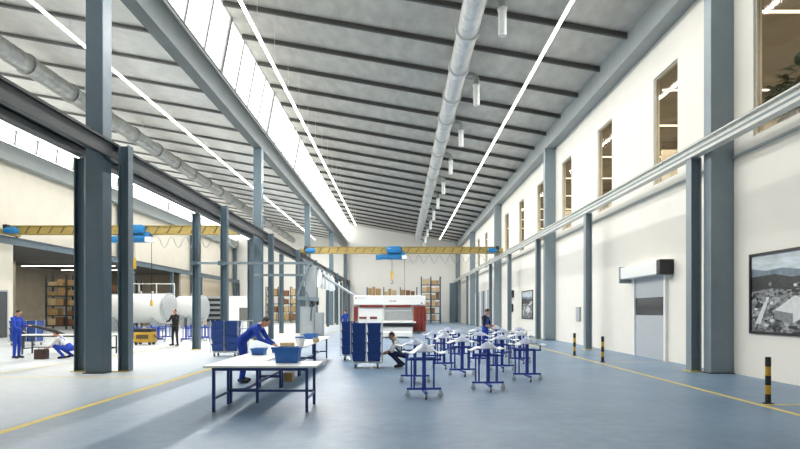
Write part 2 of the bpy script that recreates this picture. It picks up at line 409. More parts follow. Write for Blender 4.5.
# ------------------------------------------------------------------ strip lights
for (tx, tz, a, bb), lab in zip(TUBES, ('left tube row of the main bay, beside the sloping rooflight', 'right tube row of the main bay, beside the right wall', 'right tube row of the left bay, behind the left columns', 'left tube row of the left bay, near the far left rooflight')):
    r = thing('strip_light', 'long glowing white '+lab, 'light', (tx, a, tz))
    MB().box(-.045, .045, 0, bb-a, 0, .05).build('diffuser', M_lamp, r)
    MB().box(-.06, .06, 0, bb-a, .05, .09).build('housing', M_white, r)
    y = 17.57
    while y < bb:
        zz = (11.77+(8.3-tx)*S if tx > -8 else 11.78+(-8.3-tx)*S)-.14
        MB().bar((0, y-a, .09), (0, y-a, zz-tz), .012).build('hanger_wire', M_white, r); y += 2.817

# ------------------------------------------------------------------ ducts
def duct(x, z, y0, y1, m_, label, nozz, first):
    r = thing('ventilation_duct', label, 'duct', (x, y0, z)); n = 28
    MB().tube((0, 0, 0), (0, y1-y0, 0), .385, n=n).build('pipe', m_, r, smooth=True)
    y = first; k = 0
    while y < y1:
        if y > y0+.2: MB().tube((0, y-y0-.07, 0), (0, y-y0+.07, 0), .455, n=n).build('joint_ring', m_, r, smooth=True)
        y += 3.05
    b = MB(); y = y0+.3
    while y < y1: b.tube((0, y-y0-.012, 0), (0, y-y0+.012, 0), .395, n=20); y += .38
    b.build('spiral_seam', m_, r)
    b = MB(); y = first+1.2
    while y < y1:
        zz = (11.77+(8.3-x)*S if x > -8 else 11.78+(-8.3-x)*S)-.05-z
        b.bar((0, y-y0, .38), (0, y-y0, zz), .02); y += 6.1
    b.build('hanger', M_white, r)
    for d in nozz:
        q = d-y0
        pts = [(.3, q, -.02), (.55, q, 0), (.68, q, -.02), (.78, q, -.09), (.83, q, -.2), (.84, q, -.35), (.84, q, -.45)]
        e = MB().path(pts, .13, 14).build('branch_elbow', M_duct_l, r, smooth=True)
        MB().tube((.84, q, -.42), (.84, q, -1.3), .135, n=16).tube((.84, q, -.42), (.84, q, -.5), .16, n=16).build('nozzle', M_white, r, smooth=True)
duct(2.45, 11.8, 14, 80, M_duct, 'large silver ventilation duct with drop nozzles under the main roof', [18.0+6.1*k for k in range(11)], 17.15)
duct(-15.3, 11.75, 14, 80, M_duct_l, 'large dull silver ventilation duct under the left bay roof', [], 19.9)

# ------------------------------------------------------------------ overhead cranes
def crane(y, x0, x1, label, hoist_px, hw=1.5):
    r = thing('overhead_crane', label, 'crane', ((x0+x1)/2, y, 6.2)); cx = (x0+x1)/2
    g = MB().m(M_cy); g.box(x0-cx+.2, x1-cx-.2, -.18, .18, .12, .55)
    n = int((x1-x0)/.75)
    g.m(M_cy).box(x0-cx+.2, x1-cx-.2, -.24, .24, .55, .6).box(x0-cx+.2, x1-cx-.2, -.24, .24, .07, .12)
    s = g; s.m(M_cyd)
    for i in range(n):
        xx = x0-cx+.5+i*(x1-x0-.9)/n
        s.prism([(xx, .13), (xx+.08, .13), (xx+.32, .54), (xx+.24, .54)], 'y', -.20, -.183)
    s.build('girder', None, r)
    for sx, xe in ((-1, x0), (1, x1)):
        e = MB().box(xe-cx-.12, xe-cx+.12, -1.1, 1.1, .06, .36, .02).build('end_carriage', M_cy, r)
        for yy in (-.9, .9): MB().tube((xe-cx-.05, yy, .1), (xe-cx+.05, yy, .1), .1, n=14).build('wheel', M_black, e)
        MB().box(xe-cx-sx*.25, xe-cx-sx*1.0, -.75, -.35, .08, .36, .06).tube((xe-cx-sx*.4, -.55, .3), (xe-cx-sx*.95, -.55, .3), .16, n=14).build('drive_motor', M_cblue, r, smooth=True)
        MB().box(xe-cx-sx*.35, xe-cx-sx*.1, -.5, -.2, .36, .62).build('buffer', M_black, r)
    hx = hoist_px-cx
    h = MB(); h.box(hx-.45, hx+.75, -.5, .5, .1, .62, .12).tube((hx-.35, -.05, -.15), (hx+.9, -.05, -.15), .27, n=18).tube((hx-.95, -.05, -.2), (hx-.35, -.05, -.2), .2, n=16)
    h.box(hx-1.3, hx-.8, -.3, .2, -.42, -.05, .04).box(hx+.75, hx+1.05, -.35, .25, -.35, .2, .03)
    ho = h.build('hoist', M_cblue, r, smooth=True)
    MB().box(hx+.8, hx+1.2, -.38, .28, -.40, -.1, .02).build('control_box', M_white, ho)
    rp = MB(); 
    for q in (-.04, .04): rp.bar((hx+q, 0, -.4), (hx+q, 0, -1.35), .018)
    rp.build('rope', M_black, ho)
    hk = MB().m(M_hyel).box(hx-.1, hx+.1, -.07, .07, -2.0, -1.35, .02).m(M_black)
    hk.path([(hx, 0, -2.0), (hx, 0, -2.12), (hx+.1, 0, -2.2), (hx+.08, 0, -2.33), (hx-.03, 0, -2.36), (hx-.1, 0, -2.27)], .03, 8)
    hk.build('hook_block', None, ho)
    MB().m(M_black).path([(hx+1.0, .1, -.4), (hx+1.02, .1, -2.2), (hx+1.0, .1, -3.9)], .015, 6).m(M_hyel if hoist_px < -8 else M_black).box(hx+.94, hx+1.06, .04, .16, -4.25, -3.9).build('pendant_control', M_hyel if hoist_px < -8 else M_black, ho)
    cb = MB(); pts = []; xx = hx+1.3
    k = 0
    while xx < x1-cx-1.0:
        for t in range(6):
            a_ = t/6*2*PI; pts.append((xx+t/6*.85, .26, -.01-.7*(1-math.cos(a_))/2))
        xx += .85
    cb.path(pts, .022, 5).build('festoon_cable', M_grey, r)
    return r
crane(45.1, -7.75, 8.0, 'yellow overhead crane with blue hoist spanning the main bay', GX(392, 45))
crane(33.9, -23.8, -8.72, 'yellow overhead crane with blue hoist spanning the left bay', GX(131, 33.5))

# ------------------------------------------------------------------ doors and wall things on the right
def wallthing(name, label, cat, y, z, group=None):
    return thing(name, label, cat, (WR, y, z), 0, group)
d1 = bpy.data.objects.new('door_1', None); C.objects.link(d1); d1.location = (WR, 19.65, 0); struct(d1, 'grey roll-up door with a dark window strip in the right wall')
MB().box(-.10, 0, -1.28, -1.15, 0, 2.85).box(-.10, 0, 1.15, 1.28, 0, 2.85).build('door_frame', M_white, d1)
MB().box(-.05, 0, -1.15, 1.15, 0.02, 1.5).box(-.05, 0, -1.15, 1.15, 2.12, 2.85).box(-.055, 0, -1.15, 1.15, 0.0, .05).build('door_panel', M_ceram, d1)
gw = MB().box(-.045, -.01, -1.15, 1.15, 1.5, 2.12); gw.build('door_window', mat('dark_glass', (.03, .032, .036), .12, var=.5, scale=3, spec=.6), d1)
MB().box(-.42, 0, -1.4, 1.65, 2.85, 3.28, .02).build('door_header', M_white, d1)
MB().box(-.46, 0, -1.68, -1.4, 2.83, 3.32, .03).build('door_motor', M_black, d1)
MB().box(-.46, 0, 1.65, 1.70, 2.7, 3.32).build('header_bracket', M_grey, d1)
# far grey sectional gate in the right wall
g = bpy.data.objects.new('door_3', None); C.objects.link(g); g.location = (WR, 58.6, 0); struct(g)
b = MB(); b.box(-.06, 0, -6.2, 6.2, 0, 3.75); b.build('door_panel', M_grey, g)
for k in range(7):
    MB().box(-.1, -.06, -6.2+k*2.0, -6.2+k*2.0+.5, 0, 3.75).build('door_rib', M_steel if k % 2 else M_white, g)
# left wall dark door
g = bpy.data.objects.new('door_2', None); C.objects.link(g); g.location = (WL, 34.4, 0); struct(g)
MB().box(0, .06, -.75, .55, 0, 2.85).build('door_panel', mat('dark_door', (.05, .055, .06), .5), g)
MB().box(0, .09, .55, .65, 0, 2.95).box(0, .09, -.85, -.75, 0, 2.95).box(0, .09, -.75, .55, 2.85, 2.95).build('door_frame', M_grey, g)

# aerial picture frames
def picture(name, label, y0, y1, z0, z1, seed):
    rnd = random.Random(seed); W, H = y1-y0, z1-z0
    r = thing(name, label, 'picture', (WR, y1, z0)); # local -y runs towards the camera = picture right
    t = .06
    f = MB(); f.box(-.05, 0, -W, 0, 0, t).box(-.05, 0, -W, 0, H-t, H).box(-.05, 0, -W, -W+t, t, H-t).box(-.05, 0, -t, 0, t, H-t); f.build('frame', M_black, r)
    m = bpy.data.materials.new('aerial_print'); m.use_nodes = True; nt = m.node_tree; N = nt.nodes; L = nt.links
    bs = N['Principled BSDF']; bs.inputs['Roughness'].default_value = .4
    tc = N.new('ShaderNodeTexCoord'); vo = N.new('ShaderNodeTexVoronoi'); vo.inputs['Scale'].default_value = 9
    mp = N.new('ShaderNodeMapping'); mp.inputs['Scale'].default_value = (1, .7, 1.5); L.new(tc.outputs['Object'], mp.inputs[0]); L.new(mp.outputs[0], vo.inputs['Vector'])
    no = N.new('ShaderNodeTexNoise'); no.inputs['Scale'].default_value = 14; no.inputs['Detail'].default_value = 8; L.new(mp.outputs[0], no.inputs['Vector'])
    mu = N.new('ShaderNodeMath'); mu.operation = 'MULTIPLY'; L.new(vo.outputs['Color'], mu.inputs[0]); L.new(no.outputs[0], mu.inputs[1])
    cr = N.new('ShaderNodeValToRGB'); L.new(mu.outputs[0], cr.inputs[0]); e = cr.color_ramp.elements
    e[0].position = .12; e[0].color = (.012, .013, .014, 1); e[1].position = .5; e[1].color = (.45, .47, .48, 1)
    L.new(cr.outputs[0], bs.inputs['Base Color'])
    sky = mat('print_sky', (.52, .58, .62), .4, var=.22, scale=3, stretch=(1, .6, 3)); hill = mat('print_hill', (.16, .21, .26), .4, var=.3, scale=5)
    wood = mat('print_wood', (.03, .032, .033), .4, var=.7, scale=18); wht = mat('print_roof', (.66, .67, .67), .4, var=.1, scale=8); gry = mat('print_facade', (.22, .23, .24), .4, var=.3, scale=25)
    p = MB(); p.m(m); p._mk([(-.012, -t, t), (-.012, -W+t, t), (-.012, -W+t, H-t), (-.012, -t, H-t)], [(0, 1, 2, 3)])
    def poly(mt, pts, off):
        p.m(mt); vs = [(-.012-off, -(t+u*(W-2*t)), t+v*(H-2*t)) for u, v in pts]; p._mk(vs, [tuple(range(len(vs)))])
    poly(sky, [(0, .76), (1, .72), (1, 1), (0, 1)], .001)
    poly(hill, [(0, .72), (1, .68), (1, .76), (.8, .80), (.6, .77), (.4, .81), (.2, .79), (0, .83)], .002)
    poly(wood, [(0, .52), (.25, .56), (.5, .53), (1, .62), (1, .71), (.5, .69), (.3, .74), (0, .72)], .003)
    poly(wht, [(.30, .28), (.52, .24), (.74, .38), (.54, .46)], .004); poly(gry, [(.30, .17), (.52, .12), (.52, .24), (.30, .28)], .004); poly(wht, [(.52, .12), (.74, .27), (.74, .38), (.52, .24)], .004)
    poly(wht, [(.62, .50), (1, .66), (1, .60), (.72, .46)], .005); poly(wht, [(.05, .1), (.2, .45), (.24, .45), (.12, .1)], .005)
    for _ in range(26):
        u, v = rnd.uniform(.03, .93), rnd.uniform(.05, .62)
        if .26 < u < .76 and .08 < v < .48: continue
        a_, b_ = rnd.uniform(.02, .05), rnd.uniform(.015, .04)
        poly(rnd.choice([wht, wht, gry, wood]), [(u, v), (u+a_, v-.01), (u+a_*1.4, v+b_), (u+a_*.3, v+b_+.01)], .006)
    p.build('print', None, r)
picture('framed_picture', 'large black-framed black-and-white aerial view hanging at the right edge', 11.1, 14.05, 1.09, 3.06, 3)
picture('framed_picture', 'smaller-looking framed black-and-white aerial view far down the right wall', 37.0, 40.3, 1.09, 3.06, 5)
r = wallthing('electrical_cabinet', 'small grey electrical cabinet mounted low on the right wall', 'cabinet', 27.5, 1.15)
MB().box(-.08, -.002, -.28, .28, 0, .7, .01).build('body', M_grey, r); MB().box(-.09, -.08, -.25, .25, .03, .67).build('door', M_ceram, r)
r = wallthing('wall_speaker', 'black box mounted on the right wall above the smaller box', 'box', 43.6, 2.7); MB().box(-.3, 0, -.4, .4, 0, .55, .02).build('housing', M_black, r); MB().box(-.31, -.3, -.3, .3, .08, .47).build('grille', M_rail, r)
r = wallthing('wall_terminal', 'black panel mounted on the right wall beneath the upper black box', 'box', 43.8, 1.6); MB().box(-.2, 0, -.35, .35, 0, .6, .02).build('housing', M_black, r); MB().box(-.21, -.2, -.28, .28, .1, .5).build('screen', M_rail, r)
# tall grey cabinet at the end wall
r = thing('tall_cabinet', 'tall blue-grey cabinet in the far right corner of the hall', 'cabinet', (7.7, 80.9, 0))
MB().box(-.5, .45, 0, .6, 0, 5.7, .02).build('body', M_steel, r); MB().box(-.45, -.04, -.03, 0, .1, 5.6).build('door', M_steel, r); MB().box(0, .4, -.03, 0, .1, 5.6).build('door', M_steel, r)

# bollards
for d, x, lab in ((9.98, 6.56, 'nearest, by the big picture'), (18.1, 6.55, 'left of the roll-up door'), (20.7, 6.45, 'farthest, by the electrical cabinet')):
    r = thing('bollard', 'black and yellow striped bollard, '+lab, 'bollard', (x, d, 0), 0, 'striped bollards along the yellow line')
    b = MB(); zs = [.015, .17, .33, .5, .66, .83]
    for k in range(5): b.m(M_black if k % 2 == 0 else M_hyel).tube((0, 0, zs[k]), (0, 0, zs[k+1]), .048, n=16)
    b.build('post', None, r, smooth=True); MB().tube((0, 0, 0), (0, 0, .015), .09, n=20).build('base_plate', M_black, r)

# floor markings
def line(lab, pts, w_=.1):
    b = MB()
    for (x0, y0), (x1, y1) in pts:
        if x0 == x1: b.box(x0-w_/2, x0+w_/2, y0, y1, 0.0005, .003)
        else: b.box(x0, x1, y0-w_/2, y0+w_/2, 0.0005, .003)
    o = b.build('floor_marking', M_yellow); tag(o, lab, 'floor line')
line('long yellow floor line along the right wall', [((6.32, 3), (6.32, 78))])
line('yellow cross line by the nearest bollard on the right', [((6.37, 9.85), (8.75, 9.85))], .08)
line('yellow cross line by the second bollard, before the roll-up door', [((6.37, 18.1), (8.75, 18.1))], .08)
line('long yellow floor line left of the benches', [((-5.42, 3), (-5.42, 78))], .13)
line('yellow floor line running down the left bay', [((-10.6, 10), (-10.6, 75))], .09)
line('thin yellow cross line before the left column row', [((-10.5, 14.0), (-6.2, 14.0))], .08)

# ------------------------------------------------------------------ work benches
def bench(name, label, x0, x1, y0, y1, group, z=.76, stretcher='long', m_leg=M_tblue, rz=0):
    cx, cy = (x0+x1)/2, (y0+y1)/2; W, D = x1-x0, y1-y0
    r = thing(name, label, 'workbench', (cx, cy, 0), rz, group)
    MB().box(-W/2, W/2, -D/2, D/2, z-.035, z, .006).build('table_top', M_offwhite, r)
    lx, ly = W/2-.16, D/2-.06; L_ = .045
    for sx in (-1, 1):
        for sy in (-1, 1): MB().box(sx*lx-L_/2, sx*lx+L_/2, sy*ly-L_/2, sy*ly+L_/2, 0, z-.035).build('leg', m_leg, r)
    if W > D:
        for sx in (-1, 1): MB().box(sx*lx-.015, sx*lx+.015, -ly+L_/2, ly-L_/2, .2, .24).build('side_rail', m_leg, r)
        MB().box(-lx+L_/2, lx-L_/2, ly-.018, ly+.018, .22, .26).build('stretcher', m_leg, r)
        MB().box(-lx+L_/2, lx-L_/2, -ly-.015, -ly+.015, z-.085, z-.036).build('apron', m_leg, r); MB().box(-lx+L_/2, lx-L_/2, ly-.015, ly+.015, z-.085, z-.036).build('apron', m_leg, r)
    else:
        for sy in (-1, 1): MB().box(-lx+L_/2, lx-L_/2, sy*ly-.015, sy*ly+.015, .22, .26).build('side_rail', m_leg, r)
        MB().box(-.02, .02, -ly+.015, ly-.015, .22, .26).build('stretcher', m_leg, r)
        MB().box(-lx-.015, -lx+.015, -ly+L_/2, ly-L_/2, z-.085, z-.036).build('apron', m_leg, r); MB().box(lx-.015, lx+.015, -ly+L_/2, ly-L_/2, z-.085, z-.036).build('apron', m_leg, r)
    return r
bg = 'white-topped work benches'
bench('workbench', 'white-topped workbench with blue legs, frontmost, standing crosswise before the others', -3.2, -1.36, 9.08, 9.98, bg)
for i, (y0, y1, lab) in enumerate(((10.0, 12.05, 'directly behind the front crosswise bench, next to the leaning worker'), (12.1, 14.2, 'behind the front crosswise bench, the second of the lengthwise row'), (14.25, 16.8, 'third of the lengthwise row, with the tan box'), (16.85, 19.6, 'farthest of the lengthwise row, before the grey lifting machine'))):
    bench('workbench', 'white-topped workbench '+lab, -3.2, -2.4, y0, y1, bg)
def tub(name, label, x, y, z, w_, d_, h_, m_, group=None, rz=0, cat='tub'):
    o = MB(); t = .88
    n = [(-.5, -.5), (.5, -.5), (.5, .5), (-.5, .5)]
    V = [(a*w_*t, b_*d_*t, 0) for a, b_ in n]+[(a*w_, b_*d_, h_) for a, b_ in n]+[(a*(w_-.03), b_*(d_-.03), h_) for a, b_ in n]+[(a*(w_-.03)*t, b_*(d_-.03)*t, .015) for a, b_ in n]
    F = [(3, 2, 1, 0)]+[(i, (i+1) % 4, 4+(i+1) % 4, 4+i) for i in range(4)]+[(4+i, 4+(i+1) % 4, 8+(i+1) % 4, 8+i) for i in range(4)]+[(8+i, 8+(i+1) % 4, 12+(i+1) % 4, 12+i) for i in range(4)]+[(12, 13, 14, 15)]
    o._mk(V, F)
    e = .012   # rolled rim
    o.box(-w_/2-e, w_/2+e, -d_/2-e, -d_/2, h_-.035, h_).box(-w_/2-e, w_/2+e, d_/2, d_/2+e, h_-.035, h_).box(-w_/2-e, -w_/2, -d_/2, d_/2, h_-.035, h_).box(w_/2, w_/2+e, -d_/2, d_/2, h_-.035, h_)
    q = o.build(name, m_, None, loc=(x, y, z)); q.rotation_euler.z = rz
    tag(q, label, cat, group); return q
def cbox(name, label, x, y, z, w_, d_, h_, m_, group=None, rz=0, cat='box', lid=True):
    o = MB(); o.m(m_).box(-w_/2, w_/2, -d_/2, d_/2, 0, h_)
    if lid: o.m(M_card2).box(-w_/2-.001, w_/2+.001, -.025, .025, h_-.0005, h_+.002)
    q = o.build(name, None, None, loc=(x, y, z)); q.rotation_euler.z = rz; tag(q, label, cat, group); return q
tub('plastic_tub', 'large blue plastic tub on the front bench', GX(286.7, 9.6), 9.72, .762, .42, .32, .265, M_binl)
tub('plastic_tub', 'small shallow blue tub on the bench before the leaning worker', -2.88, 11.45, .762, .26, .3, .13, M_binl)
tub('plastic_tub', 'small shallow blue tub left of the cardboard box, right of the first small tub', -2.62, 12.0, .762, .2, .3, .12, M_binl)
tub('plastic_tub', 'blue tub on the far end of the bench row', -2.82, 17.8, .762, .42, .4, .17, M_binl)
cbox('cardboard_box', 'open tan cardboard box behind the large blue tub', GX(286, 12.6), 12.75, .762, .32, .3, .17, M_card2, rz=.2)
cbox('cardboard_box', 'small tan box near the far end of the bench row', GX(316, 15.9), 15.9, .762, .16, .2, .12, M_card2)
cbox('cardboard_box', 'small cardboard box on the floor beneath the bench row', -2.62, 13.2, 0, .2, .25, .2, M_card)
r = thing('bucket', 'white bucket with a blue rim on the bench behind the large tub', 'bucket', (-2.55, 14.3, .762))
MB().tube((0, 0, 0), (0, 0, .2), .095, .12, n=20).build('body', M_white, r, smooth=True); MB().tube((0, 0, .2), (0, 0, .235), .125, n=20).build('rim', M_binl, r, smooth=True)
MB().path([(-.125, 0, .2), (-.12, .04, .1), (0, .13, .06), (.12, .04, .1), (.125, 0, .2)], .004, 6).build('handle', M_chrome, r)

# ------------------------------------------------------------------ trolleys of blue bins
def trolley(label, x, y, W, Dp, cols, rows, rz=0, z0=.2, bh=.245, pitch=.275, side_rack=0, deep=1, wh=.06, where=''):
    r = thing('bin_trolley', label, 'trolley', (x, y, 0), rz, 'trolleys stacked with blue bins')
    H = z0+rows*pitch+.02
    MB().box(-W/2, W/2, -Dp/2, Dp/2, z0-.05, z0-.015, .006).build('deck', M_chrome, r)
    for sx in (-1, 1):
        for sy in (-1, 1):
            MB().box(sx*(W/2+.012)-.012, sx*(W/2+.012)+.012, sy*(Dp/2-.02)-.012, sy*(Dp/2-.02)+.012, z0-.05, H).build('upright', M_chrome, r)
            c = MB().box(sx*(W/2-.12)-.03, sx*(W/2-.12)+.03, sy*(Dp/2-.08)-.035, sy*(Dp/2-.08)+.035, wh*1.2, z0-.052).build('caster_fork', M_chrome, r)
            MB().tube((sx*(W/2-.12)-.018, sy*(Dp/2-.08), wh), (sx*(W/2-.12)+.018, sy*(Dp/2-.08), wh), wh, n=16).build('caster_wheel', M_rubber, c)
    cwid = W/cols
    for i in range(1, cols):
        MB().box(-W/2+i*cwid-.009, -W/2+i*cwid+.009, -Dp/2-.005, -Dp/2+.012, z0-.015, H).build('divider', M_chrome, r)
    if side_rack:
        for k in range(3):
            zz = H-.02-k*.3
            MB().bar((W/2+.03, -Dp/2, zz), (W/2+side_rack, -Dp/2, zz), .02).bar((W/2+.03, Dp/2-.03, zz), (W/2+side_rack, Dp/2-.03, zz), .02).bar((W/2+side_rack, -Dp/2, zz), (W/2+side_rack, Dp/2-.03, zz), .02).build('side_shelf', M_chrome, r)
        MB().bar((W/2+side_rack, -Dp/2, z0-.05), (W/2+side_rack, -Dp/2, H), .024).bar((W/2, -Dp/2, z0-.03), (W/2+side_rack, -Dp/2, z0-.03), .024).build('side_upright', M_chrome, r)
    rn = ['bottom', 'second lowest', 'third lowest', 'fourth lowest', 'top']
    cn = {1: [''], 2: ['left ', 'right '], 3: ['left ', 'middle ', 'right ']}[cols]
    cs, sn = math.cos(rz), math.sin(rz)
    for c in range(cols):
        for k in range(rows):
            for dd in range(deep):
                lx = -W/2+(c+.5)*cwid; ly = 0 if deep == 1 else (-Dp/4+dd*Dp/2)
                wv = cwid-.05
                tub('storage_bin', 'dark blue bin, %s of the %scolumn on %s' % ('top' if k == rows-1 else rn[k], cn[c], where), x+lx*cs-ly*sn, y+lx*sn+ly*cs, z0+k*pitch, wv, Dp/deep-.05, pitch-.006, M_bin, 'stacked blue bins', rz, 'bin')
    return r
trolley('rolling trolley stacked with dark blue bins beside the crouching man', -.97, 16.4, .88, .6, 2, 4, where='the central trolley')
trolley('rolling trolley stacked with blue bins half hidden behind the central one', -1.72, 18.9, .5, .6, 1, 4, where='the half-hidden central trolley')
trolley('rolling trolley stacked with navy bins and a side rack, behind the leaning worker', -6.35, 20.5, .98, .6, 2, 4, side_rack=.4, where='the left trolley')
trolley('rolling trolley with blue bins behind the standing worker at far left', -18.0, 27.0, 1.3, .7, 3, 3, pitch=.33, where='the far left trolley')

# ------------------------------------------------------------------ rolling stands
def make_stand(name, label, lc=1, ly=0):
    r = thing(name, label, 'stand')
    W = .33
    MB().box(-W, W, -.025, .025, .14, .18, .006).build('base_bar', M_blue, r)
    MB().box(-.03, .03, -.38, -.025, .10, .15, .006).box(-.03, .03, .025, .30, .10, .15).build('base_leg', M_blue, r)
    for (cx_, cy_) in ((-W+.02, 0), (W-.02, 0)):
        f = MB().box(cx_-.035, cx_+.035, -.03, .03, .13, .142).box(cx_-.03, cx_+.03, -.034, -.026, .06, .13).box(cx_-.03, cx_+.03, .026, .034, .06, .13).build('caster_fork', M_chrome, r)
        MB().m(M_wheel).tube((cx_, -.022, .05), (cx_, .022, .05), .05, n=18).m(M_chrome).tube((cx_, -.026, .06), (cx_, .026, .06), .022, n=12).build('caster_wheel', M_wheel, f)
    for (cx_, cy_) in ((0, -.36),):
        f = MB().box(cx_-.022, cx_-.016, cy_-.03, cy_+.03, .05, .14).box(cx_+.016, cx_+.022, cy_-.03, cy_+.03, .05, .14).box(cx_-.025, cx_+.025, cy_-.03, cy_+.03, .095 if cx_ == 0 else .125, .10 if cx_ == 0 else .14).build('caster_fork', M_chrome, r)
        MB().tube((cx_-.014, cy_, .05), (cx_+.014, cy_, .05), .05, n=16).build('caster_wheel', M_rubber, f)
    MB().box(-.035, .035, -.04, .04, .15, .86, .006).build('main_post', M_blue, r)
    for sx in (-1, 1): MB().box(sx*.19-.016, sx*.19+.016, -.016, .016, .18, .70).build('side_post', M_blue, r)
    MB().box(-W, W, -.02, .02, .70, .74, .005).build('cross_bar', M_blue, r)
    MB().box(-.26, .26, .26, .30, .70, .74, .005).build('rear_bar', M_blue, r)
    for sx in (-1, 1): MB().box(sx*.22-.014, sx*.22+.014, .266, .294, .145, .70).build('rear_post', M_blue, r)
    MB().box(-.26, .26, .26, .30, .105, .145, .005).build('rear_base_bar', M_blue, r)
    MB().box(-.02, .02, .04, .26, .66, .70).build('spine_bar', M_blue, r)
    for sx in (-1, 1): MB().box(sx*(W-.02)-.012, sx*(W-.02)+.012, -.012, .012, .74, .835).build('peg', M_blue, r)
    return r
def make_hood(wide=.42, peak=.16, seed=0):
    # moulded part laid over the stand head: flat wings rising into a rounded ridge
    rnd = random.Random(seed); b = MB(); nu, nv = 22, 10; D = .30
    def P(u, v, off):
        x = (u*2-1)*wide; s_ = abs(x)/wide
        z = peak*math.exp(-(s_*2.7)**2)*(1-.95*(v*2-1)**2)+.018*math.sin(u*19+seed)*(s_ > .35)-.03*s_**2
        y = (v*2-1)*D*(1-.35*s_)
        return (x, y, .885+z+off)
    vs = [P(i/nu, j/nv, 0) for i in range(nu+1) for j in range(nv+1)]+[P(i/nu, j/nv, -.016) for i in range(nu+1) for j in range(nv+1)]
    q = (nu+1)*(nv+1); F = []; I = lambda i, j: i*(nv+1)+j
    for i in range(nu):
        for j in range(nv):
            F.append((I(i, j), I(i+1, j), I(i+1, j+1), I(i, j+1))); F.append((q+I(i, j), q+I(i, j+1), q+I(i+1, j+1), q+I(i+1, j)))
    for i in range(nu):
        F.append((I(i, 0), q+I(i, 0), q+I(i+1, 0), I(i+1, 0))); F.append((I(i, nv), I(i+1, nv), q+I(i+1, nv), q+I(i, nv)))
    for j in range(nv):
        F.append((I(0, j), I(0, j+1), q+I(0, j+1), q+I(0, j))); F.append((I(nu, j), q+I(nu, j), q+I(nu, j+1), I(nu, j+1)))
    b.m(M_wing); b.m(M_hood); b._mk(vs, F); bm = b.bm
    for f in bm.faces:
        if abs(f.calc_center_median().x) > .2*wide/.42: f.material_index = b.mats.index(M_wing)
    return b.build('moulded_part', None, None, smooth=True)
st0 = make_stand('rolling_stand', 'x'); hoods = [make_hood(.42, .15, 1), make_hood(.40, .13, 4), make_hood(.46, .12, 8)]
HH = [None]
def place_stand(px, py, rz, desc, hood=0, first=[True], hf=[set()], grp='blue rolling stands with moulded parts', gl='blue three-wheeled rolling stand'):
    d = 924/(py-311)+.0; x = GX(px, d)
    if first[0]: o = st0; o.location = (x, d, 0); o.rotation_euler.z = rz; o['label'] = gl+' '+desc; o['group'] = grp; first[0] = False
    else: o = dup(st0, (x, d, 0), rz, gl+' '+desc, grp)
    if hood is None: return
    h = hoods[hood]
    if hood in hf[0]: h = h.copy(); C.objects.link(h)
    hf[0].add(hood)
    h.location = (x, d, 0.0); h.rotation_euler.z = rz
    tag(h, 'pale grey moulded part draped on the stand '+desc, 'moulded part', 'grey moulded parts on the rolling stands')
KIDS['rolling_stand'] = [(k, kids(k)) for k in kids(st0)]
ST = [(424, 397, .06, 'nearest in the left of the cluster', 0), (415, 382.5, -.05, 'just behind the nearest left one', 2), (488, 390, 0, 'nearest in the middle of the cluster', 1),
      (527, 380.5, 0, 'nearest at the right edge of the cluster', 0), (462, 375.5, .1, 'just left behind the nearest middle one', 1), (502, 371, -.1, 'just right behind the nearest middle one', 2),
      (444, 368.5, .05, 'third deep behind the nearest left one', 0), (520, 363, .1, 'second deep at the right edge', 1), (480, 363, -.15, 'directly below the standing black-shirted worker', 2),
      (435, 360, 0, 'far left beside the red machine panel', 2), (459, 358, .1, 'far, left of the standing worker', 0), (503, 356.5, .1, 'far, right of the standing worker', 1),
      (448, 353, 0, 'farthest left, before the white crate', 1), (478, 352.5, .2, 'farthest, left of the worker at his feet', 1), (519, 352, 0, 'farthest at the right edge', 2), (496, 349, 0, 'farthest, behind the worker', 0)]
for px, py, rz, desc, hd in ST: place_stand(px, py, rz, desc, hd)
LB = [(126, 345), (133, 341), (141, 343), (151, 340), (159, 342), (166, 339), (186, 341.5), (191, 339), (198, 341), (205, 339.5), (212, 341)]
for i, (px, py) in enumerate(LB):
    place_stand(px, py, .3*((i % 3)-1), ['behind the left columns', 'second from the left before the first tank', 'behind the yellow truck, left', 'behind the yellow truck, right', 'between yellow truck and black-clad man, nearer', 'left behind the black-clad man', 'right behind the black-clad man', 'second right of the black-clad man', 'below the second tank, left', 'below the second tank, middle', 'below the second tank, right'][i], None, grp='blue rolling stands in the left bay', gl='empty blue stand')

# white crate beyond the stands
cbox('white_crate', 'small white crate standing on the floor beyond the stands', GX(441.5, 26), 26.2, .0, .34, .34, .3, M_white, lid=False)

# ------------------------------------------------------------------ red and white machine
mx = GX(389.7, 42.3)
r = thing('press_machine', 'large white machine with dark red panels at the end of the hall', 'machine', (mx, 42.3, 0))
def B(*a, n='panel', m_=M_white, bev=.02, par=r): return MB().box(*a, bev).build(n, m_, par)
B(-2.72, 2.72, .12, 2.4, 0, 2.1, n='body'); B(-2.72, 2.72, -.05, 2.4, 2.1, 2.82, n='head_casing', bev=.04)
B(-2.72, -2.42, -.0, .12, .15, 2.02, n='red_panel', m_=M_red)
for a_, b_ in ((-2.3, -.50), (-.32, 1.62)): B(a_, b_, -.06, .12, 1.93, 2.09, n='red_strip', m_=M_red)
for a_, b_ in ((1.80, 2.10), (2.13, 2.41), (2.44, 2.72)): B(a_, b_, -.04, .12, .12, 2.02, n='red_panel', m_=M_red, bev=.01)
for a_, b_ in ((-2.3, -1.75), (-1.5, -.95)): B(a_, b_, .02, .12, 1.05, 1.22, n='red_panel', m_=M_red, bev=.01)
B(-2.35, -.55, .06, .12, .2, 1.86, n='front_door')
B(-.42, 1.68, .05, .115, 1.0, 1.88, n='opening', m_=mat('machine_recess', (.30, .32, .33), .5))
B(-.42, -.36, -.02, .12, 1.0, 1.9, n='opening_frame', m_=M_grey); B(1.62, 1.68, -.02, .12, 1.0, 1.9, n='opening_frame', m_=M_grey)
